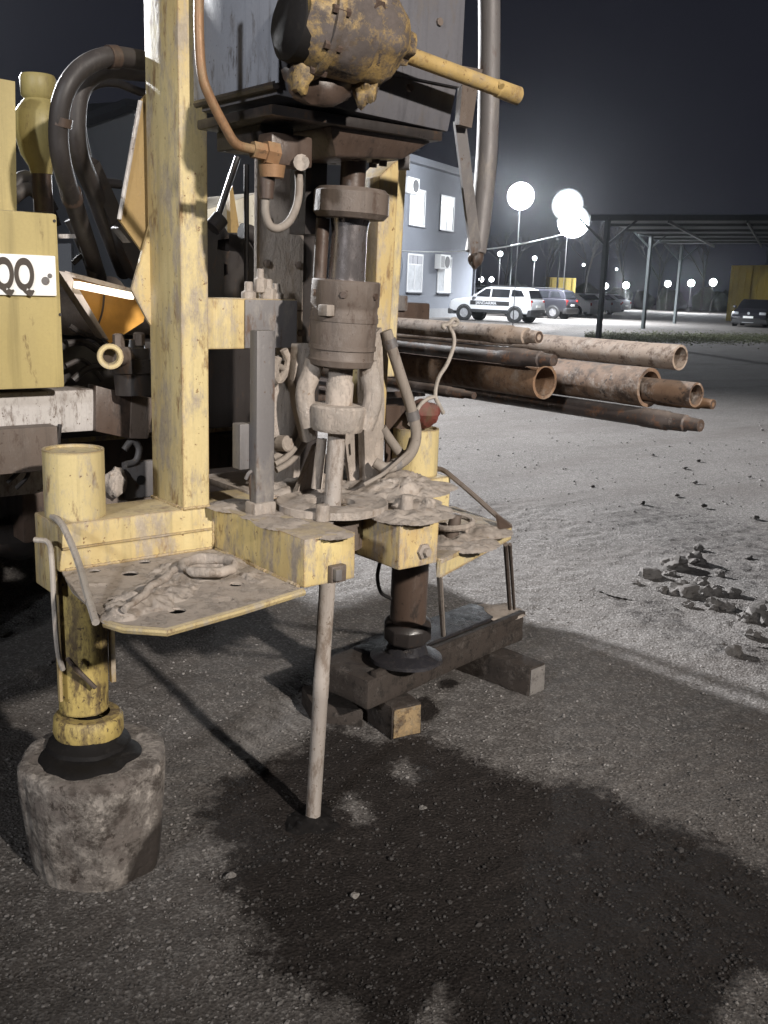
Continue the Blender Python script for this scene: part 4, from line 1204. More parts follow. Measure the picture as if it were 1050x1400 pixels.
def rack_pipe(name, px, py, x, rp, mat, label, far=6.0, tool=None, open_end=True):
    e = at(px, py, x=x)
    r = rp * (e - CAM).dot(FWD) / FPX
    base_ = Vector((e.x, e.y, e.z - r))
    root = thing(name, base_, label, 'pipe', PG)
    L = far - e.y
    if open_end:
        part(MB().lathe(e, (0, 1, 0), [(0.30, 0), (0.30, r * 0.80), (0, r * 0.82), (0, r), (0.10, r * 1.0), (0.11, r * 0.985), (L, r * 0.985), (L, 0)], 28, 0.0015), 'tube', mat, root)
    else:
        part(MB().lathe(e, (0, 1, 0), [(0, 0), (0, r * 0.62), (0.05, r * 0.70), (0.055, r * 0.86), (0.12, r * 0.9), (0.125, r), (0.22, r), (0.23, r * 0.93), (L, r * 0.93), (L, 0)], 24, 0.0015), 'tube', mat, root)
        part(MB().lathe(e + Vector((0, -0.0012, 0)), (0, 1, 0), [(0.001, r * 0.3), (0, r * 0.32), (0, r * 0.55), (0.001, r * 0.57)], 20), 'pin_face', 'dark_brown', root)
    return root, e, r


rack_pipe('drill_pipe', 737, 461, 2.42, 13.5, 'pipe_tan', 'clay coated pipe lying topmost on the stack with a stepped narrow end', 6.2, open_end=False)
rack_pipe('drill_pipe', 757, 493, 2.42, 13, 'pipe_dark', 'black oily drill pipe just below the clay coated topmost pipe', 6.2, open_end=False)
rack_pipe('drill_pipe', 930, 489, 2.93, 17.5, 'pipe_tan', 'tan and dark stained pipe with open end highest among the long ones', 6.2)
rack_pipe('casing_pipe', 888, 530, 2.72, 27, 'pipe_white', 'widest rusty casing pipe with pale clay patches', 6.2)
rack_pipe('drill_pipe', 952, 540, 2.74, 17, 'pipe_white', 'open pipe poking out of the wide rusty casing', 4.2)
rack_pipe('drill_pipe', 975, 553, 2.92, 11, 'rust', 'small rusty pipe end showing right beside the open pipe', 6.2, open_end=False)
rack_pipe('drill_pipe', 958, 582, 2.72, 14, 'pipe_dark', 'dark drill pipe with threaded end lowest on the stack', 6.2, open_end=False)
rack_pipe('drill_pipe', 648, 541, 2.32, 8, 'pipe_dark', 'short thin dark rod end under the stack near the red cap', 5.8, open_end=False)
rack_pipe('casing_pipe', 745, 522, 2.50, 24, 'rust', 'orange rusty casing pipe left of the pale patched one', 6.2)
wr_ = MB().tube([at(608, 449, y=2.42), at(605, 445, y=2.42), at(613, 443, y=2.42), at(620, 436, y=2.42), at(626, 440, y=2.42), at(622, 445, y=2.42), at(614, 446, y=2.42), at(620, 458, y=2.42), at(620, 474, y=2.40), at(611, 498, y=2.38), at(599, 518, y=2.36), at(595, 540, y=2.34), at(600, 553, y=2.33), at(606, 565, y=2.33)], 0.0068, 9, 5)
tag(wr_.build('bent_wire', M['strap'], base=at(606, 565, y=2.33)), 'bent muddy wire curling up in front of the stacked pipes', 'wire')
wr2 = MB().tube([at(596, 542, y=2.34), at(585, 545, y=2.33), at(575, 553, y=2.32), at(568, 565, y=2.3), at(560, 580, y=2.27)], 0.0065, 9, 5)
tag(wr2.build('bent_wire', M['strap'], base=at(560, 580, y=2.27)), 'short muddy wire end leading down to the hose loop', 'wire')

# mud heap on the left deck
mh = mud_sheet('mud_heap', spots_([(285, 775, .10, 1.0), (312, 772, .07, .8), (255, 783, .10, 1.0), (215, 812, .09, 1.0), (190, 828, .08, 1.1), (168, 842, .05, 1.0), (235, 800, .08, .9), (345, 790, .07, .45), (130, 800, .06, .35), (290, 815, .06, .3)], 0.802), 0.802, 0.030, None, 21, 0.0045)
rg_ = at(285, 775, z=0.825)
mh.tube([rg_ + Vector((0.062 * math.cos(a * 0.42), 0.062 * math.sin(a * 0.42), 0.004)) for a in range(16)], 0.012, 10, 2)
mh.tube([at(238, 778, z=0.842), at(226, 792, z=0.836), at(205, 802, z=0.838), at(190, 818, z=0.830), at(170, 835, z=0.825)], 0.008, 8)
mh.v = [v + Vector((noise.noise(v * 38), noise.noise(v * 38 + Vector((5, 1, 2))), noise.noise(v * 30 + Vector((1, 9, 4))))) * (0.007 if v.z > 0.806 else 0.0) for v in mh.v]
tag(mh.build('mud_heap', M['mud'], base=at(240, 800, z=0.802), smooth=75, ), 'heap of clay caked rags and coils on the left deck plate', 'mud heap')

# ------------------------------------------------------------------ blocks under the jacks
SC = Vector((0.915, 2.285, 0.0))
stp = thing('stump_block', SC, 'round smeared stump block carrying the left jack foot', 'block')
sprof = [(0, 0), (0, 0.152)] + [(0.012 * k, 0.153 + 0.032 * min(1.0, (k / 22) ** 0.7)) for k in range(1, 27)] + [(0.322, 0.184), (0.330, 0.176), (0.333, 0.15), (0.332, 0.10), (0.330, 0)]
st_mb = MB().lathe(SC - Vector((0, 0, 0.03)), (-0.02, -0.02, 1), sprof, 110, 0.0)
for k, v in enumerate(st_mb.v):
    d_ = Vector((v.x - SC.x, v.y - SC.y, 0))
    if d_.length > 0.12:
        th_ = math.atan2(d_.y, d_.x)
        g_ = 0.010 * noise.noise(Vector((math.cos(th_) * 2, math.sin(th_) * 2, v.z * 2))) + 0.0035 * noise.fractal(Vector((th_ * 9, v.z * 3.5, 3.0)), 1.0, 2.0, 3)
        g_ -= 0.012 * max(0.0, noise.noise(Vector((th_ * 5, v.z * 7, 8.0))) - 0.25)
        st_mb.v[k] = v + d_.normalized() * g_
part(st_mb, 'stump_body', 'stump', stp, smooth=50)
part(MB().lathe(SC + Vector((-0.020, -0.012, 0.2985)), (-0.02, -0.02, 1), [(0, 0), (0, 0.128), (0.006, 0.124), (0.010, 0.09), (0.012, 0)], 48, 0.018, 9), 'grease_pad', 'grease', stp, smooth=60)

d1 = (Vector((2.889, 2.840, 0)) - Vector((1.937, 2.655, 0))).normalized()
n1_ = Vector((d1.y, -d1.x, 0))
bb = Vector((1.90, 2.53, 0.0))
sb_ = thing('timber_beam', bb + Vector((0.5, 0.1, 0.115)), 'oil soaked broad timber under the right jack lying across two smaller timbers', 'timber')
bz0, bz1 = 0.118, 0.220
part(MB().prism([bb + n1_ * -0.125 + Vector((0, 0, bz1)), bb + n1_ * 0.125 + d1 * -0.02 + Vector((0, 0, bz1)), bb + n1_ * 0.125 + d1 * 0.93 + Vector((0, 0, bz1)), bb + n1_ * 0.03 + d1 * 0.985 + Vector((0, 0, bz1)), bb + n1_ * -0.125 + d1 * 0.96 + Vector((0, 0, bz1))], (0, 0, bz0 - bz1)), 'timber_core', 'wood_dark', sb_, bevel=0.01, rough=0.006)
part(MB().obox(bb + d1 * 0.52 + n1_ * -0.02 + Vector((0, 0, bz1 + 0.006)), d1 * 0.36, n1_ * 0.085, (0, 0, 0.006)), 'oil_film', 'blue_oil', sb_, bevel=0.004, rough=0.004)
part(MB().obox(bb + d1 * 0.48 + n1_ * 0.112 + Vector((0, 0, bz1 + 0.008)), d1 * 0.46, n1_ * 0.014, (0, 0, 0.010)), 'timber_lip', 'wood_dark', sb_, bevel=0.005, rough=0.003)
part(MB().lump(bb + d1 * 0.90 + n1_ * 0.03 + Vector((0, 0, bz1 + 0.002)), 0.10, 0.10, 0.018, 0.4, 3, 71, 3), 'mud_clod', 'mud', sb_)


def timber(c0, c1, w, h, mat_end, label, z0=0.0):
    c0, c1 = Vector(c0), Vector(c1)
    root = thing('timber_beam', (c0 + c1) / 2, label, 'timber')
    part(MB().bar(c0 + Vector((0, 0, z0 + h / 2)), c1 + Vector((0, 0, z0 + h / 2)), w, h), 'timber_core', 'wood_dark', root, bevel=0.006, rough=0.004)
    a = (c0 - c1).normalized()
    part(MB().bar(c0 + a * 0.0005 + Vector((0, 0, z0 + h / 2)), c0 + a * 0.005 + Vector((0, 0, z0 + h / 2)), w * 0.9, h * 0.88), 'cut_end', mat_end, root, bevel=0.003, rough=0.002)


timber((2.055, 2.375, -0.01), (2.13, 2.95, -0.01), 0.12, 0.118, 'wood_cut', 'small timber with a fresh yellow cut end under the broad oily timber')
timber((2.705, 2.375, -0.01), (2.64, 2.95, -0.01), 0.10, 0.118, 'wood_grey', 'small dark timber with a grey end poking out right of the broad one')
tag(MB().prism([(1.86, 2.66, -0.02), (1.98, 2.52, -0.02), (2.02, 2.78, -0.02), (1.92, 2.82, -0.02)], (0, 0, 0.075)).build('wood_scrap', M['wood_dark'], base=(1.94, 2.68, -0.02), bevel=0.01), 'dark wooden scrap on the ground at the left end of the broad timber', 'wood')

# ------------------------------------------------------------------ rubble on the right
RG = 'rubble lumps heaped at the right'
ORD = ('first', 'second', 'third', 'fourth', 'fifth', 'sixth', 'seventh', 'eighth', 'ninth', 'tenth', 'eleventh', 'twelfth', 'thirteenth', 'fourteenth', 'fifteenth', 'sixteenth', 'seventeenth', 'eighteenth')
for i, (px, py, s) in enumerate(sorted(((922, 768, .075), (950, 760, .055), (888, 780, .06), (935, 803, .08), (972, 803, .08), (915, 778, .05), (958, 790, .055), (995, 825, .06), (1043, 838, .085), (1018, 840, .05), (975, 822, .05), (940, 820, .04), (905, 800, .04), (1030, 862, .05), (870, 790, .035), (1000, 805, .04), (955, 742, .035), (985, 778, .035)))):
    p = at(px, py + 8, z=0)
    s *= 0.56 + 0.5 * ((i * 37) % 10) / 10
    mb = MB().lump((p.x, p.y, s * 0.22), s * 1.1, s * 0.95, s * 0.72, 0.6, 2.4, i + 90, 3)
    tag(mb.build('rubble_lump', M['rubble'], base=(p.x, p.y, 0), smooth=26), ORD[i] + ' grey lump from the left in the rubble heap at the right edge', 'rubble', RG)
fm = mud_sheet('rubble_fines', [(*at(px, py + 6, z=0)[:2], r_, k_) for px, py, r_, k_ in ((900, 785, .28, .7), (930, 790, .34, .9), (965, 800, .34, .9), (1000, 820, .30, .8), (1035, 845, .32, .9), (870, 795, .22, .5), (940, 765, .2, .6))], -0.006, 0.016, None, 33, 0.012)
tag(fm.build('rubble_fines', M['ground'], base=at(950, 800, z=0), smooth=60), 'low bank of dark fines under the rubble lumps', 'rubble', kind='stuff')
for i, (px, py, s) in enumerate(sorted(((810, 665, .022), (892, 622, .025), (955, 630, .03), (936, 640, .028), (925, 677, .028), (962, 692, .03), (878, 688, .03), (1033, 708, .03), (1022, 763, .03), (1003, 893, .05), (1025, 652, .02), (950, 660, .025)))):
    p = at(px, py, z=0)
    s *= 0.75
    mb = MB().lump((p.x, p.y, s * 0.2), s * 1.2, s, s * 0.6, 0.7, 2.0, i + 130, 2)
    tag(mb.build('loose_stone', M['rubble'], base=(p.x, p.y, 0), smooth=28), ORD[i] + ' dark stone from the left among those strewn on the bright yard', 'stone', 'single stones on the yard')
for i, (px, py, s, lab) in enumerate(((485, 1222, .010, 'small pale chip on the wet patch right below the drill rod'), (578, 1103, .009, 'small stone on the wet patch just right of the drill rod foot'), (315, 1195, .010, 'small stone at the left edge of the wet patch'))):
    p = at(px, py, z=0)
    tag(MB().lump((p.x, p.y, s * 0.2 - 0.006), s * 1.4, s, s * 0.7, 0.6, 2.0, i + 160, 2).build('loose_stone', M['wood_grey'], base=(p.x, p.y, 0), smooth=28), lab, 'stone')

# ------------------------------------------------------------------ materials of the background
M['plaster'] = plain('blue_grey_plaster', (0.115, 0.124, 0.146), 0.85, var=0.12, scale=1.5)
M['plinth'] = plain('pale_plinth', (0.17, 0.172, 0.18), 0.85, var=0.15, scale=2)
M['whitewall'] = plain('white_wall', (0.55, 0.57, 0.60), 0.8, var=0.1, scale=1.0)
M['roofdark'] = plain('dark_roof', (0.07, 0.075, 0.09), 0.7)
M['winframe'] = plain('white_window_frame', (0.42, 0.42, 0.43), 0.5, var=0.05)
M['pane_lit'] = plain('lit_curtained_pane', (0.30, 0.31, 0.33), 0.4, emit=(0.90, 0.95, 1.0), strength=0.20, var=0.5, scale=3)
M['pane_bright'] = plain('bright_pane', (0.7, 0.7, 0.7), 0.3, emit=(0.95, 0.98, 1.0), strength=0.8)
M['pane_dim'] = plain('dim_pane', (0.3, 0.3, 0.32), 0.25, emit=(0.85, 0.9, 1.0), strength=0.07)
M['acbox'] = plain('white_unit', (0.55, 0.55, 0.55), 0.5, var=0.08)
M['fan'] = plain('fan_grille', (0.05, 0.05, 0.055), 0.6)
M['car_white'] = plain('white_car_paint', (0.55, 0.56, 0.58), 0.3, var=0.04, spec=0.6)
M['car_bright'] = plain('bright_white_car_paint', (0.82, 0.83, 0.85), 0.3, var=0.03, spec=0.6)
M['car_dark'] = plain('dark_car_paint', (0.022, 0.022, 0.028), 0.22, var=0.1, spec=0.7)
M['car_grey'] = plain('grey_car_paint', (0.28, 0.28, 0.30), 0.3, var=0.05, spec=0.6)
M['glass'] = plain('dark_car_glass', (0.014, 0.015, 0.018), 0.08, spec=0.7)
M['tyre'] = plain('tyre', (0.02, 0.02, 0.021), 0.8)
M['alloy'] = plain('alloy', (0.5, 0.5, 0.52), 0.35, metal=0.6, var=0.1)
M['trim'] = plain('black_trim', (0.025, 0.025, 0.027), 0.6)
M['tail'] = plain('tail_light', (0.35, 0.02, 0.015), 0.2)
M['headlight'] = plain('headlight', (0.6, 0.62, 0.65), 0.1, metal=0.3)
M['post'] = plain('grey_post', (0.05, 0.06, 0.062), 0.6, var=0.2, scale=6)
M['canopy'] = plain('canopy_sheet', (0.045, 0.06, 0.065), 0.7, var=0.2, scale=2)
M['ypanel'] = plain('yellow_board', (0.48, 0.36, 0.08), 0.7, var=0.2, scale=0.8)
M['lamp_glow'] = plain('lit_flood_lens', (1, 1, 1), 0.4, emit=(0.92, 0.96, 1.0), strength=130.0)
M['lamp_mid_glow'] = plain('bloom_ring_glow', (0.8, 0.8, 0.8), 0.4, emit=(0.92, 0.96, 1.0), strength=1.1)  # glow of the rings that imitate bloom outside the lens
M['lamp_rim_glow'] = plain('bloom_edge_glow', (0.5, 0.5, 0.5), 0.4, emit=(0.86, 0.93, 1.0), strength=0.42)
M['lamp_small'] = plain('lit_small_lens', (1, 1, 1), 0.4, emit=(0.95, 0.98, 1.0), strength=14.0)
M['mast'] = plain('dark_lamp_mast', (0.012, 0.012, 0.013), 0.6)
M['housing'] = plain('lamp_housing', (0.12, 0.12, 0.13), 0.5)
M['wire'] = plain('white_wire', (0.75, 0.75, 0.72), 0.6)
M['bark'] = plain('tree_bark', (0.03, 0.027, 0.024), 0.9)
M['hedge'] = plain('dark_hedge', (0.035, 0.045, 0.03), 0.9, var=0.5, scale=2)
M['grassm'] = plain('grass_blades', (0.14, 0.15, 0.075), 0.9, var=0.5, scale=3)


def horiz(px_from, px_to=None):
    v = RGT.copy()
    v.z = 0
    return v.normalized()


CX = horiz(0)                                  # level, to the right of the picture
CY = Vector((FWD.x, FWD.y, 0)).normalized()    # level, away from the camera


def lvl(cx, cy, z=0.0):
    p = CX * cx + CY * cy
    return Vector((p.x, p.y, z))


# ------------------------------------------------------------------ office building
B0 = lvl(-6.2, 35.5)
B1 = lvl(4.55, 56.5)
bx = (B1 - B0).normalized()
bl = (B1 - B0).length
bn = Vector((bx.y, -bx.x, 0))                  # outward, towards the yard
if bn.dot(CX) < 0:
    bn = -bn
BH = 7.15
ob = thing('office_building', (B0 + B1) / 2, 'two storey blue grey office building with lit windows behind the rig', 'building')


def bp_(s, out, z):
    p = B0 + bx * s + bn * out
    return Vector((p.x, p.y, z))


def on_wall(px, py):
    """distance along the facade and height of a photo pixel on it"""
    r = at(px, py, d=1.0) - CAM
    t = (B0 - CAM).dot(bn) / r.dot(bn)
    p = CAM + r * t
    return (p - B0).dot(bx), p.z


part(MB().prism([bp_(0, 0, 0.45), bp_(bl, 0, 0.45), bp_(bl, 0, BH), bp_(0, 0, BH)], bn * -11), 'wall', 'plaster', ob)
part(MB().prism([bp_(-0.04, 0.04, -0.1), bp_(bl + 0.04, 0.04, -0.1), bp_(bl + 0.04, 0.04, 0.45), bp_(-0.04, 0.04, 0.45)], bn * -11.08), 'plinth', 'plinth', ob)
part(MB().prism([bp_(-0.35, 0.4, BH), bp_(bl + 0.35, 0.4, BH), bp_(bl + 0.35, 0.4, BH + 0.32), bp_(-0.35, 0.4, BH + 0.32)], bn * -11.8), 'roof', 'roofdark', ob)
part(MB().cyl(bp_(bl - 0.12, 0.08, 0.2), bp_(bl - 0.12, 0.08, BH), 0.06, n=8), 'downpipe', 'roofdark', ob)


def window(s, z0, z1, w, lit):
    fr = part(MB().prism([bp_(s - w / 2 - 0.09, 0.05, z0 - 0.09), bp_(s + w / 2 + 0.09, 0.05, z0 - 0.09), bp_(s + w / 2 + 0.09, 0.05, z1 + 0.09), bp_(s - w / 2 - 0.09, 0.05, z1 + 0.09)], bn * -0.04,
                         [[bp_(s - w / 2, 0.05, z0), bp_(s + w / 2, 0.05, z0), bp_(s + w / 2, 0.05, z1), bp_(s - w / 2, 0.05, z1)]]), 'window', 'winframe', ob, smooth=0)
    zt_ = z1 - (z1 - z0) * 0.26
    for a, b_, c, d, mt in ((s - w / 2, s - 0.04, z0, zt_ - 0.04, lit[0]), (s + 0.04, s + w / 2, z0, zt_ - 0.04, lit[1]), (s - w / 2, s - w / 6 - 0.03, zt_ + 0.04, z1, lit[2]), (s - w / 6 + 0.03, s + w / 6 - 0.03, zt_ + 0.04, z1, lit[2]), (s + w / 6 + 0.03, s + w / 2, zt_ + 0.04, z1, lit[2])):
        part(MB().prism([bp_(a, 0.022, c), bp_(b_, 0.022, c), bp_(b_, 0.022, d), bp_(a, 0.022, d)], bn * -0.012), 'pane', mt, fr, smooth=0)
    part(MB().prism([bp_(s - w / 2, 0.034, zt_ - 0.04), bp_(s + w / 2, 0.034, zt_ - 0.04), bp_(s + w / 2, 0.034, zt_ + 0.04), bp_(s - w / 2, 0.034, zt_ + 0.04)], bn * -0.03).prism([bp_(s - 0.04, 0.036, z0), bp_(s + 0.04, 0.036, z0), bp_(s + 0.04, 0.036, zt_ - 0.04), bp_(s - 0.04, 0.036, zt_ - 0.04)], bn * -0.03), 'mullion', 'winframe', fr, smooth=0)
    part(MB().prism([bp_(s - w / 2 - 0.14, 0.15, z0 - 0.14), bp_(s + w / 2 + 0.14, 0.15, z0 - 0.14), bp_(s + w / 2 + 0.14, 0.15, z0 - 0.092), bp_(s - w / 2 - 0.14, 0.15, z0 - 0.092)], bn * -0.146), 'sill', 'roofdark', fr, smooth=0)


sA, zA1 = on_wall(571, 261)
_, zA0 = on_wall(571, 307)
sB, _ = on_wall(611, 290)
_, zC1 = on_wall(572, 350)
_, zC0 = on_wall(572, 397)
ww = 1.55
step = sB - sA
window(sA, zA0, zA1, ww, ('pane_bright', 'pane_lit', 'pane_lit'))
window(sB, zA0, zA1, ww, ('pane_lit', 'pane_dim', 'pane_bright'))
window(sA, zC0, zC1, ww, ('pane_lit', 'pane_lit', 'pane_dim'))
window(sB, zC0, zC1, ww, ('pane_lit', 'pane_bright', 'pane_dim'))
for k in range(1, 4):
    if sA - step * k > 1.2:
        window(sA - step * k, zA0, zA1, ww, ('pane_dim', 'pane_dim', 'pane_lit'))
        window(sA - step * k, zC0, zC1, ww, ('pane_dim', 'pane_lit', 'pane_dim'))


def ac_unit(px, py):
    s, z = on_wall(px, py)
    a = part(MB().prism([bp_(s - 0.62, 0.34, z - 0.36), bp_(s + 0.62, 0.34, z - 0.36), bp_(s + 0.62, 0.34, z + 0.36), bp_(s - 0.62, 0.34, z + 0.36)], bn * -0.338), 'cooling_unit', 'acbox', ob, bevel=0.03)
    part(MB().lathe(bp_(s + 0.22, 0.342, z), bn, [(0, 0), (0, 0.29), (0.02, 0.28), (0.02, 0)], 24), 'fan_grille', 'fan', a)
    for k in range(5):
        part(MB().obox(bp_(s - 0.52 + 0.09 * k, 0.343, z), bx * 0.012, bn * 0.006, (0, 0, 0.28)), 'louvre', 'fan', a)


ac_unit(557, 254)
ac_unit(601, 358)

# white annex further left
A0, A1 = lvl(-9.3, 30.0), lvl(-17.5, 40.0)
ax_ = (A1 - A0).normalized()
an = Vector((-ax_.y, ax_.x, 0))
if an.dot(CY) > 0:
    an = -an
za = 1.5 + (376 - 196) * 30.0 / FPX
anx = thing('white_annex', (A0 + A1) / 2, 'white walled annex seen between the hoses and the mast', 'building')


def ap(s, o, z):
    p = A0 + ax_ * s + an * o
    return Vector((p.x, p.y, z))


part(MB().prism([ap(-4, 0, -0.1), ap(13, 0, -0.1), ap(13, 0, za - 0.55), ap(-4, 0, za + 0.15)], an * -9), 'wall', 'whitewall', anx)
part(MB().prism([ap(-4.4, 0.4, za + 0.16), ap(13.4, 0.4, za - 0.54), ap(13.4, 0.4, za - 0.36), ap(-4.4, 0.4, za + 0.34)], an * -9.8), 'roof', 'roofdark', anx)
for s in (0.2, 4.5, 8.5):
    w_ = part(MB().prism([ap(s, 0.04, 1.0), ap(s + 1.3, 0.04, 1.0), ap(s + 1.3, 0.04, 2.5), ap(s, 0.04, 2.5)], an * -0.03), 'window', 'winframe', anx)
    part(MB().prism([ap(s + 0.1, 0.055, 1.1), ap(s + 1.2, 0.055, 1.1), ap(s + 1.2, 0.055, 2.4), ap(s + 0.1, 0.055, 2.4)], an * -0.012), 'pane', 'pane_dim', w_)

# ------------------------------------------------------------------ cars
def car(name, px, py, head_deg, label, paint, suv=False, words=None, group='cars parked in the lot', front_plate=False):
    """head_deg: heading measured from picture-right, anticlockwise seen from above"""
    p = at(px, py, z=0)
    h = math.radians(head_deg)
    fx = (CX * math.cos(h) + CY * math.sin(h)).normalized()
    fy = Vector((-fx.y, fx.x, 0))            # car's left
    root = thing(name, (p.x, p.y, 0), label, 'car', group)

    def P(a, b, z):
        q = p + fx * a + fy * b
        return Vector((q.x, q.y, z))
    if suv:
        L, W, H = 2.15, 0.89, 1.64
        low = [(2.10, .42), (2.15, .62), (2.10, .88), (1.95, 1.0), (1.05, 1.12), (-2.05, 1.12), (-2.14, .95), (-2.15, .55), (-2.08, .40)]
        roof = [(1.05, 1.10), (.35, 1.58), (.1, H), (-1.45, H), (-1.85, 1.55), (-2.05, 1.10)]
        wb, wr = 1.33, .36
        win = [((.82, 1.15), (.28, 1.53), (.02, 1.53), (.02, 1.15)), ((-.06, 1.15), (-.06, 1.53), (-.98, 1.53), (-.98, 1.15)), ((-1.08, 1.20), (-1.08, 1.52), (-1.55, 1.50), (-1.75, 1.22))]
    else:
        L, W, H = 2.25, 0.88, 1.46
        low = [(2.15, .30), (2.24, .50), (2.15, .72), (1.95, .80), (1.0, .95), (-1.55, 1.0), (-2.1, .98), (-2.22, .85), (-2.24, .5), (-2.1, .30)]
        roof = [(1.0, .94), (.30, 1.36), (-.05, H), (-.85, H), (-1.15, 1.40), (-1.85, .99)]
        wb, wr = 1.32, .32
        win = [((.75, .99), (.22, 1.34), (-.12, 1.38), (-.12, .99)), ((-.20, .99), (-.20, 1.38), (-.80, 1.37), (-1.35, 1.02))]
    body = part(MB().prism([P(a, -W, z) for a, z in low], fy * (2 * W)), 'body', paint, root, bevel=0.075, seg=3, smooth=60)
    mb = MB()
    n = len(roof)
    inn = 0.16
    vs = []
    for s in (-1, 1):
        for a, z in roof:
            f = (z - roof[0][1]) / (H - roof[0][1])
            vs.append(P(a, s * (W - 0.03 - inn * max(0, min(1, f))), z))
    fs = [tuple(range(n)), tuple(range(2 * n - 1, n - 1, -1))] + [(i, (i + 1) % n, (i + 1) % n + n, i + n) for i in range(n)]
    mb.add(vs, fs)
    cabn = part(mb, 'roof', paint, root, bevel=0.05, seg=3, smooth=60)
    r0z = roof[0][1]
    for s in (-1, 1):
        for poly in win:
            pts = []
            for a, z in poly:
                f = max(0, min(1, (z - r0z) / (H - r0z)))
                pts.append(P(a, s * (W - 0.03 - inn * f + 0.012), z))
            part(MB().prism(pts, fy * (-s * 0.02)), 'side_window', 'glass', cabn, smooth=0)
    for (a0_, z0_), (a1_, z1_), nm in ((roof[0], roof[1], 'windscreen'), (roof[-1], roof[-2], 'rear_window')):
        d = 1 if nm == 'windscreen' else -1
        pts = []
        for t in (0.1, 0.92):
            for s in ((-1, 1) if t == 0.1 else (1, -1)):
                a, z = a0_ + (a1_ - a0_) * t, z0_ + (z1_ - z0_) * t
                f = max(0, min(1, (z - r0z) / (H - r0z)))
                pts.append(P(a + d * 0.02, s * (W - 0.12 - inn * f), z + 0.015))
        part(MB().prism(pts, fx * (-d * 0.02)), nm, 'glass', cabn, smooth=0)
    zb = low[0][1]
    part(MB().prism([P(L - .25, -W - 0.004, zb - .13), P(L + .01, -W + .1, zb - .13), P(L + .02, -W + .1, zb + .12), P(L - .25, -W - 0.004, zb + .08)], fy * (2 * W)), 'front_bumper', 'trim' if (suv or paint == 'car_dark') else paint, root, bevel=0.04)
    part(MB().prism([P(-L + .25, -W - 0.004, zb - .13), P(-L - .01, -W + .06, zb - .13), P(-L - .03, -W + .06, zb + .20), P(-L + .2, -W - 0.004, zb + .18)], fy * (2 * W)), 'rear_bumper', 'trim' if suv else paint, root, bevel=0.04)
    if suv:
        for s in (-1, 1):
            part(MB().prism([P(-1.0, s * (W + .012), .42), P(1.0, s * (W + .012), .42), P(1.0, s * (W + .012), .56), P(-1.0, s * (W + .012), .56)], fy * (-s * .02)), 'sill_cladding', 'trim', root)
            part(MB().cyl(P(-1.3, s * .66, H + .05), P(.05, s * .66, H + .05), .025, n=8), 'roof_rail', 'trim', cabn)
    for s in (-1, 1):
        part(MB().obox(P(-L + .06, s * (W - .12), zb + .48), fx * .05, fy * .10, (0, 0, .16 if suv else .09)), 'tail_light', 'tail', root, bevel=0.02)
        part(MB().obox(P(L - .14, s * (W - .18), zb + .42), fx * .09, fy * .17, (0, 0, .07)), 'headlight', 'headlight', root, bevel=0.03)
        part(MB().obox(P(.72, s * (W + .10), r0z + .10), fx * .06, fy * .09, (0, 0, .07)), 'mirror', paint, root, bevel=0.03)
        for a in (wb, -wb):
            c = P(a, s * (W - .20), wr)
            w_ = part(MB().lathe(c, fy * s, [(0, 0), (0, wr * .96), (.02, wr), (.20, wr), (.225, wr * .93), (.225, wr * .62), (.19, wr * .60), (.19, 0)], 26), 'wheel', 'tyre', root)
            rm = part(MB().lathe(c + fy * s * .192, fy * s, [(0, 0), (0, wr * .60), (.02, wr * .6), (.022, wr * .52), (.008, wr * .5), (.02, wr * .15), (.02, 0)], 20), 'rim', 'alloy', w_)
            part(MB().lathe(P(a, s * (W - .02), wr), fy * s, [(0, 0), (0, wr * 1.16), (.022, wr * 1.16), (.024, wr * 1.02), (.01, wr * .98), (.01, 0)], 26), 'wheel_arch', 'trim', root)
            for k in range(5):
                th_ = k * 1.2566
                e = fx * math.cos(th_) + Vector((0, 0, math.sin(th_)))
                part(MB().bar(c + fy * s * .215, c + fy * s * .215 + e * wr * .55, .05, .02, fy), 'spoke', 'alloy', w_)
    pb = part(MB().obox(P(L + .02 if front_plate else -L - .02, 0, zb + .22 if not suv else zb + .35), fx * .008, fy * .26, (0, 0, .057)), 'number_plate', 'plate_white', root)
    if front_plate:
        part(MB().obox(P(L + .005, 0, zb + .12), fx * .02, fy * .62, (0, 0, .05)), 'grille', 'trim', root, bevel=0.01)
        part(MB().lathe(P(L + .0, 0, zb + .42), fx, [(0, 0), (0, .07), (.015, .065), (.015, 0)], 16), 'front_badge', 'alloy', root)
        part(MB().obox(P(L + .02, 0, zb - .06), fx * .01, fy * .3, (0, 0, .012)), 'bumper_strip', 'alloy', root)
    if words:
        part(MB().obox(P(0, W + .006, .86), fx * 1.02, fy * .004, (0, 0, .10)), 'side_stripe', 'trim', root)
        letters(words, 0.21, 'car_white', root, P(.72, W + .012, .79), -fx, (0, 0, 1), 0.004, 1.0)
    return root


car('patrol_car', 678, 439, 180 - 30, 'white off-road car with a lettered dark side stripe, leftmost of the parked row', 'car_white', True, 'JANDARMA')
car('parked_car', 734, 434, 180 - 32, 'dark car parked right behind the white lettered off-road car', 'car_dark', True)
car('parked_car', 771, 431, 180 - 36, 'white saloon parked next to the dark car', 'car_bright')
car('parked_car', 804, 428.5, 180 - 38, 'white saloon farther along, seen right of the thick canopy post', 'car_bright')
car('parked_car', 824, 425, 180 - 40, 'grey saloon at the far end of the parked row', 'car_grey')
car('parked_car', 640, 425, 180 - 60, 'pale car half hidden behind the office building corner', 'car_white', True)
car('parked_car', 1030, 446, 270 - 28, 'black car with its front plate towards us at the right edge', 'car_dark', False, None, 'cars parked in the lot', True)

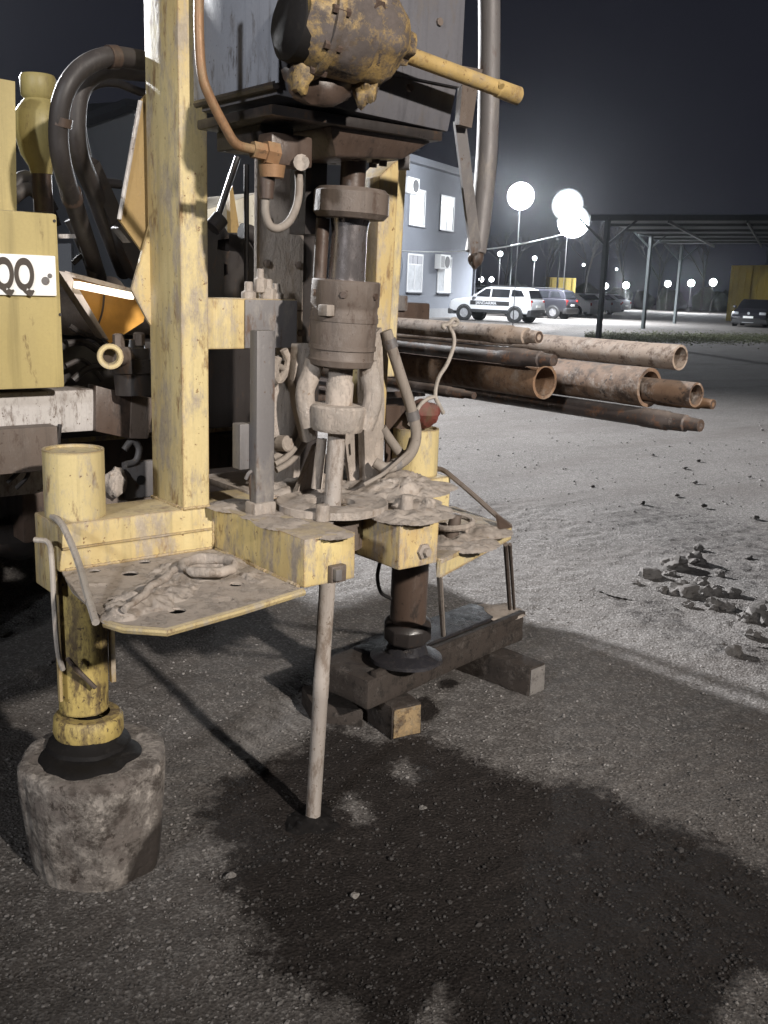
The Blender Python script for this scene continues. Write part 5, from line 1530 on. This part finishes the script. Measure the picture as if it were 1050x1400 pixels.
# ------------------------------------------------------------------ carport canopy
def canopy():
    p1 = at(818, 463, z=0)
    root = thing('carport_canopy', p1, 'grey steel carport canopy on thin posts at the right', 'canopy')
    zt = 4.0
    feet = [(818, 463, 820, 305), (879, 449, 884, 318), (922, 442, 932, 340)]
    P = [at(a, b_, z=0) for a, b_, _, _ in feet]
    tops = [Vector((q.x, q.y, 1.5 + (393 + 0.035 * (c - 525) - d) * ((q - CAM).dot(FWD) + 0) / FPX)) for q, (_, _, c, d) in zip(P, feet)]
    row = (P[1] - P[0]).normalized()
    side = CX
    for q, t in zip(P, tops):
        ps = part(MB().box(q.x - 0.07, q.x + 0.07, q.y - 0.07, q.y + 0.07, -0.05, t.z), 'post', 'post', root)
        for s in (-1, 1):
            part(MB().bar(Vector((q.x, q.y, t.z - 0.9)), Vector((q.x, q.y, t.z - 0.05)) + CX * (s * 0.95), 0.07, 0.07), 'brace', 'post', ps)
    # second row of posts at the right
    for (a, b_, c, d) in ((1040, 425, 1042, 335),):
        q = at(a, b_, z=0)
        z_ = 1.5 + (393 + 0.035 * (c - 525) - d) * (q - CAM).dot(FWD) / FPX
        ps = part(MB().box(q.x - 0.07, q.x + 0.07, q.y - 0.07, q.y + 0.07, -0.05, z_), 'post', 'post', root)
        for s in (-1, 1):
            part(MB().bar(Vector((q.x, q.y, z_ - 0.9)), Vector((q.x, q.y, z_ - 0.05)) + CX * (s * 0.95), 0.07, 0.07), 'brace', 'post', ps)
    a = Vector((P[0].x, P[0].y, tops[0].z + 0.02)) - CX * 0.6
    b2 = Vector((P[2].x, P[2].y, tops[2].z + 0.02)) - CX * 0.8
    w = CX * 13.0
    part(MB().prism([a, a + w + Vector((0, 0, 0.45)), b2 + w + Vector((0, 0, 0.45)), b2], (0, 0, 0.06)), 'roof_sheet', 'canopy', root)
    part(MB().bar(a - Vector((0, 0, 0.06)) - CY * 0.03, a + w + Vector((0, 0, 0.39)) - CY * 0.03, 0.08, 0.16), 'roof_beam', 'post', root)
    for k in range(1, 6):
        u = a + (b2 - a) * (k / 6)
        part(MB().bar(u - Vector((0, 0, 0.06)), u + w + Vector((0, 0, 0.39)), 0.06, 0.10), 'roof_beam', 'post', root)
    for k in range(1, 5):
        u0, u1 = a + w * (k / 5) + Vector((0, 0, 0.09 * k - 0.16)), b2 + w * (k / 5) + Vector((0, 0, 0.09 * k - 0.16))
        part(MB().bar(u0, u1, 0.06, 0.10), 'roof_purlin', 'post', root)
    return a


can_a = canopy()

# ------------------------------------------------------------------ lit lamps of the yard
def flood(name, foot, head, label, r, glow='lamp_glow', watts=0.0, group=None, mast=True, heads=((0, 0),), aim=None, down=False):
    root = thing(name, foot, label, 'lamp', group)
    if mast:
        part(MB().cyl((foot.x, foot.y, -0.1), (foot.x, foot.y, head.z + 0.05), 0.022, 0.018, 8), 'mast', 'mast', root)
    ax = ((aim if aim is not None else CAM) - head)
    ax.z -= 1.5
    ax.normalize()
    for dx, dz in heads:
        c = head + CX * dx + Vector((0, 0, dz)) + ax * 0.1
        hs = part(MB().lathe(c - ax * 0.16, ax, [(0, 0), (0, r * 0.55), (0.10, r * 1.04), (0.17, r * 1.04), (0.17, r)], 24), 'lamp_head', 'housing', root)
        if r > 0.4:  # faint glowing rings added to imitate bloom around the lens
            part(MB().lathe(c, ax, [(0, r), (0.03 * r, r * 0.93)], 28), 'bloom_edge', 'lamp_rim_glow', hs)
            part(MB().lathe(c, ax, [(0.03 * r, r * 0.925), (0.08 * r, r * 0.8)], 28), 'bloom_ring', 'lamp_mid_glow', hs)
            part(MB().lathe(c, ax, [(0.08 * r, r * 0.795), (0.2 * r, r * 0.5), (0.27 * r, 0)], 28), 'lens', glow, hs)
        else:
            part(MB().lathe(c, ax, [(0, r), (0.05 * r, r * 0.9), (0.25 * r, r * 0.5), (0.32 * r, 0)], 24), 'lens', glow, hs)
        part(MB().bar(c - ax * 0.12, Vector((foot.x, foot.y, head.z)) - ax * 0.01, 0.05, 0.05), 'lamp_arm', 'housing', hs)
    if watts and down:
        add_spot(name + '_light', head + ax * (0.45 + r), head + ax * (0.45 + r) + Vector((0, 0, -5)), watts, (0.92, 0.96, 1.0), 150, 1.0, 0.2)
    elif watts:
        add_point(name + '_light', head + ax * (0.45 + r), watts, (0.92, 0.96, 1.0), 0.2)
    return root


ha_ = at(712, 268, d=42.0)
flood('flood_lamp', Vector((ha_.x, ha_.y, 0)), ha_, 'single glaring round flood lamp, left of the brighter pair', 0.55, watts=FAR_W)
dB = 55.0
hb_ = at(778, 288, d=dB)
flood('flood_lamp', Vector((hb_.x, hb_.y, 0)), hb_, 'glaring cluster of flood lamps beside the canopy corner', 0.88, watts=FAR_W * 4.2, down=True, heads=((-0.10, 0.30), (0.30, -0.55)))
LG = 'small lamps along the far edge of the yard'
for i, (px, py, d, s) in enumerate(((658, 382, 88, .22), (672, 382, 90, .22), (781, 391, 100, .26), (828, 391, 99, .28), (856, 390, 97, .30), (913, 388, 95, .30), (945, 387, 92, .30), (975, 386, 90, .33))):
    c = at(px, py, d=d)
    flood('yard_lamp', Vector((c.x, c.y, 0)), c, ORD[i] + ' small white lamp from the left in the far row', s, 'lamp_small', group=LG, watts=4000.0 if i in (4, 6) else 0.0)
for i, (px, py, d, s, lab) in enumerate(((684, 347, 80, .20, 'tall thin post with a small light left of the glaring lamps'), (731, 353, 78, .17, 'tall thin post with a small light below the left glaring lamp'), (798, 362, 120, .16, 'faint tiny lamp low between the glaring cluster and the posts'), (843, 368, 130, .14, 'faintest tiny lamp between the first two canopy posts'))):
    c = at(px, py, d=d)
    flood('post_lamp', Vector((c.x, c.y, 0)), c, lab, s, 'lamp_small', aim=CAM, watts=11000.0 if i < 2 else 0.0, down=True)
for i, (px0, py0, py1, d, lab) in enumerate(((660, 318, 405, 75, 'bare thin pole just right of the hanging tube'), (700, 332, 405, 77, 'bare thin pole under the left glaring lamp'), (765, 345, 408, 90, 'bare faint pole below the flood lamp cluster'))):
    a, b_ = at(px0, py0, d=d), at(px0, py1, d=d)
    tag(MB().cyl((a.x, a.y, 0), (a.x, a.y, a.z), 0.085, 0.07, 8).lump((a.x, a.y, a.z), 0.1, 0.1, 0.06, 0.1).build('utility_pole', M['post'], base=(a.x, a.y, 0)), lab, 'pole')
# the two floodlights that light the rig and the added left fill, outside the picture
for loc, lab in ((NEAR_LAMP, 'tall yard floodlight behind the photographer'), (LEFT_FILL, 'unseen fill lamp added far to the left of the rig'), (SIDE_LAMP, 'tall yard floodlight ahead of the truck')):
    root = thing('unseen_floodlight', Vector((loc.x, loc.y, 0)), lab, 'lamp')
    tgt = Vector((2.5, 3.0, 0.0))
    ax = (tgt - loc).normalized()
    part(MB().cyl((loc.x - ax.x * 0.6, loc.y - ax.y * 0.6, -0.1), (loc.x - ax.x * 0.6, loc.y - ax.y * 0.6, loc.z + 0.1), 0.09, 0.06, 10), 'mast', 'post', root)
    part(MB().lathe(loc - ax * 0.55, ax, [(0, 0), (0, 0.15), (0.25, 0.22), (0.25, 0)], 20), 'lamp_head', 'housing', root)

# overhead white cable from the office to the canopy lamp
c0, c1, c2, c3 = at(540, 343, d=47), at(600, 344.5, d=45), at(660, 341, d=41), at(772, 320, d=dB)
cb = MB().tube([c0, c1, c2, at(715, 333, d=38), c3], 0.028, 6, 4)
tag(cb.build('overhead_cable', M['wire'], base=c3), 'white cable strung from the office building to the lamp cluster', 'cable')

# yellow boards, dark far hedge, bare trees, grass strip
def board(pix, d0, d1, label):
    (x0, y0), (x1, y1) = pix
    a, b_ = at(x0, y0, d=d0), at(x1, y0, d=d1)
    zb_ = -0.1
    th_ = (b_ - a).cross(Vector((0, 0, 1))).normalized() * 2.4
    if th_.dot(CY) < 0:
        th_ = -th_
    root = thing('yellow_container', ((a + b_) / 2).xy.to_3d(), label, 'container')
    part(MB().prism([(a.x, a.y, zb_), (b_.x, b_.y, zb_), (b_.x, b_.y, a.z), (a.x, a.y, a.z)], th_), 'wall', 'ypanel', root, bevel=0.04)
    u = (b_ - a).normalized()
    L = (b_ - a).length
    n_ = int(L / 0.6)
    for k in range(n_):
        q = a + u * (0.3 + k * (L - 0.6) / max(1, n_ - 1))
        part(MB().obox((q.x - th_.x * 0.004, q.y - th_.y * 0.004, (a.z + zb_) / 2), u * 0.06, th_.normalized() * 0.03, (0, 0, (a.z - zb_) / 2 - 0.12)), 'rib', 'ypanel', root)
    return root


board(((752, 379), (788, 403)), 98, 98, 'small yellow container far off above the white cars')
board(((1000, 363), (1090, 420)), 66, 60, 'big yellow container behind the black car')

hm = MB()
for i in range(60):
    c = lvl(-8 + i * 1.5, 112 + 4 * math.sin(i * 1.7))
    hm.lump((c.x, c.y, 0.6), 1.4, 1.1, 1.5 + 0.4 * math.sin(i * 2.3), 0.5, 2.2, i + 200, 2)
tag(hm.build('dark_hedge', M['hedge'], base=lvl(30, 112), smooth=50), 'dark low hedge closing the far side of the yard', 'hedge', kind='stuff')


def bare_tree(px, d, h, seed, label):
    c = at(px, 405, d=d)
    c.z = 0
    rr = random.Random(seed)
    root = thing('bare_tree', c, label, 'tree', 'bare trees beyond the yard')
    trunk = MB().cyl((c.x, c.y, -0.1), (c.x, c.y, h * 0.35), 0.16, 0.11, 8)
    part(trunk, 'trunk', 'bark', root)
    br = MB()

    def grow(p, dirv, L, r, lev):
        q = p + dirv * L
        br.cyl(p, q, r, r * 0.65, 5)
        if lev == 0:
            return
        for _ in range(3 if lev > 1 else 4):
            nd = (dirv + Vector((rr.uniform(-1, 1), rr.uniform(-1, 1), rr.uniform(-.2, .7))) * 0.75).normalized()
            grow(p + dirv * L * rr.uniform(0.55, 1.0), nd, L * rr.uniform(0.55, 0.8), r * 0.55, lev - 1)
    for _ in range(3):
        grow(Vector((c.x, c.y, h * 0.33)), Vector((rr.uniform(-.6, .6), rr.uniform(-.6, .6), 1)).normalized(), h * 0.3, 0.09, 3)
    part(br, 'crown', 'bark', root)


for i, (px, d, h, lab) in enumerate(((800, 104, 9, 'bare tree left of the first canopy post'), (850, 108, 10, 'bare tree between the first and second canopy posts'), (900, 106, 9, 'bare tree between the second and third canopy posts'), (960, 104, 10, 'bare tree left of the big yellow container'), (690, 110, 9, 'bare tree behind the parked white off-road car'), (745, 112, 8, 'bare tree above the small yellow container'))):
    bare_tree(px, d, h, i + 5, lab)

gb_ = []
gfc = []
rg2 = random.Random(12)
for i in range(15000):
    px = rg2.uniform(800, 1060)
    py = 461 + rg2.gauss(0, 3.4) + (px - 900) * 0.008
    p = at(px, py, z=0)
    if p.y < 5 or p.length > 60:
        continue
    hh = rg2.uniform(0.004, 0.014)
    a = rg2.uniform(0, 6.28)
    dx, dy = math.cos(a) * 0.05, math.sin(a) * 0.05
    o = len(gb_)
    gb_ += [(p.x - dx, p.y - dy, -0.02), (p.x + dx, p.y + dy, -0.02), (p.x + rg2.uniform(-.05, .05), p.y + rg2.uniform(-.05, .05), hh)]
    gfc.append((o, o + 1, o + 2))
gme = bpy.data.meshes.new('grass_strip')
gme.from_pydata(gb_, [], gfc)
gme.materials.append(M['grassm'])
gro = bpy.data.objects.new('grass_strip', gme)
C.objects.link(gro)
tag(gro, 'thin strip of worn grass along the canopy posts', 'grass', kind='stuff')

# thin haze added to give the lamps a bloom-like glow
hz = MB().box(-150, 160, -150, 160, -1.2, 16.0).build('haze', bpy.data.materials.new('bloom_haze'), smooth=0)
hzm = hz.data.materials[0]
hzm.use_nodes = True
ht = hzm.node_tree
ht.nodes.clear()
_ho = ht.nodes.new('ShaderNodeOutputMaterial')
_hv = ht.nodes.new('ShaderNodeVolumePrincipled')
_hv.inputs['Color'].default_value = (0.9, 0.93, 1.0, 1.0)
_hv.inputs['Density'].default_value = 0.00022
_hv.inputs['Anisotropy'].default_value = 0.9
ht.links.new(_hv.outputs[0], _ho.inputs['Volume'])
tag(hz, kind='stuff')

for o in scene.objects:
    if '_o' in o:
        del o['_o']
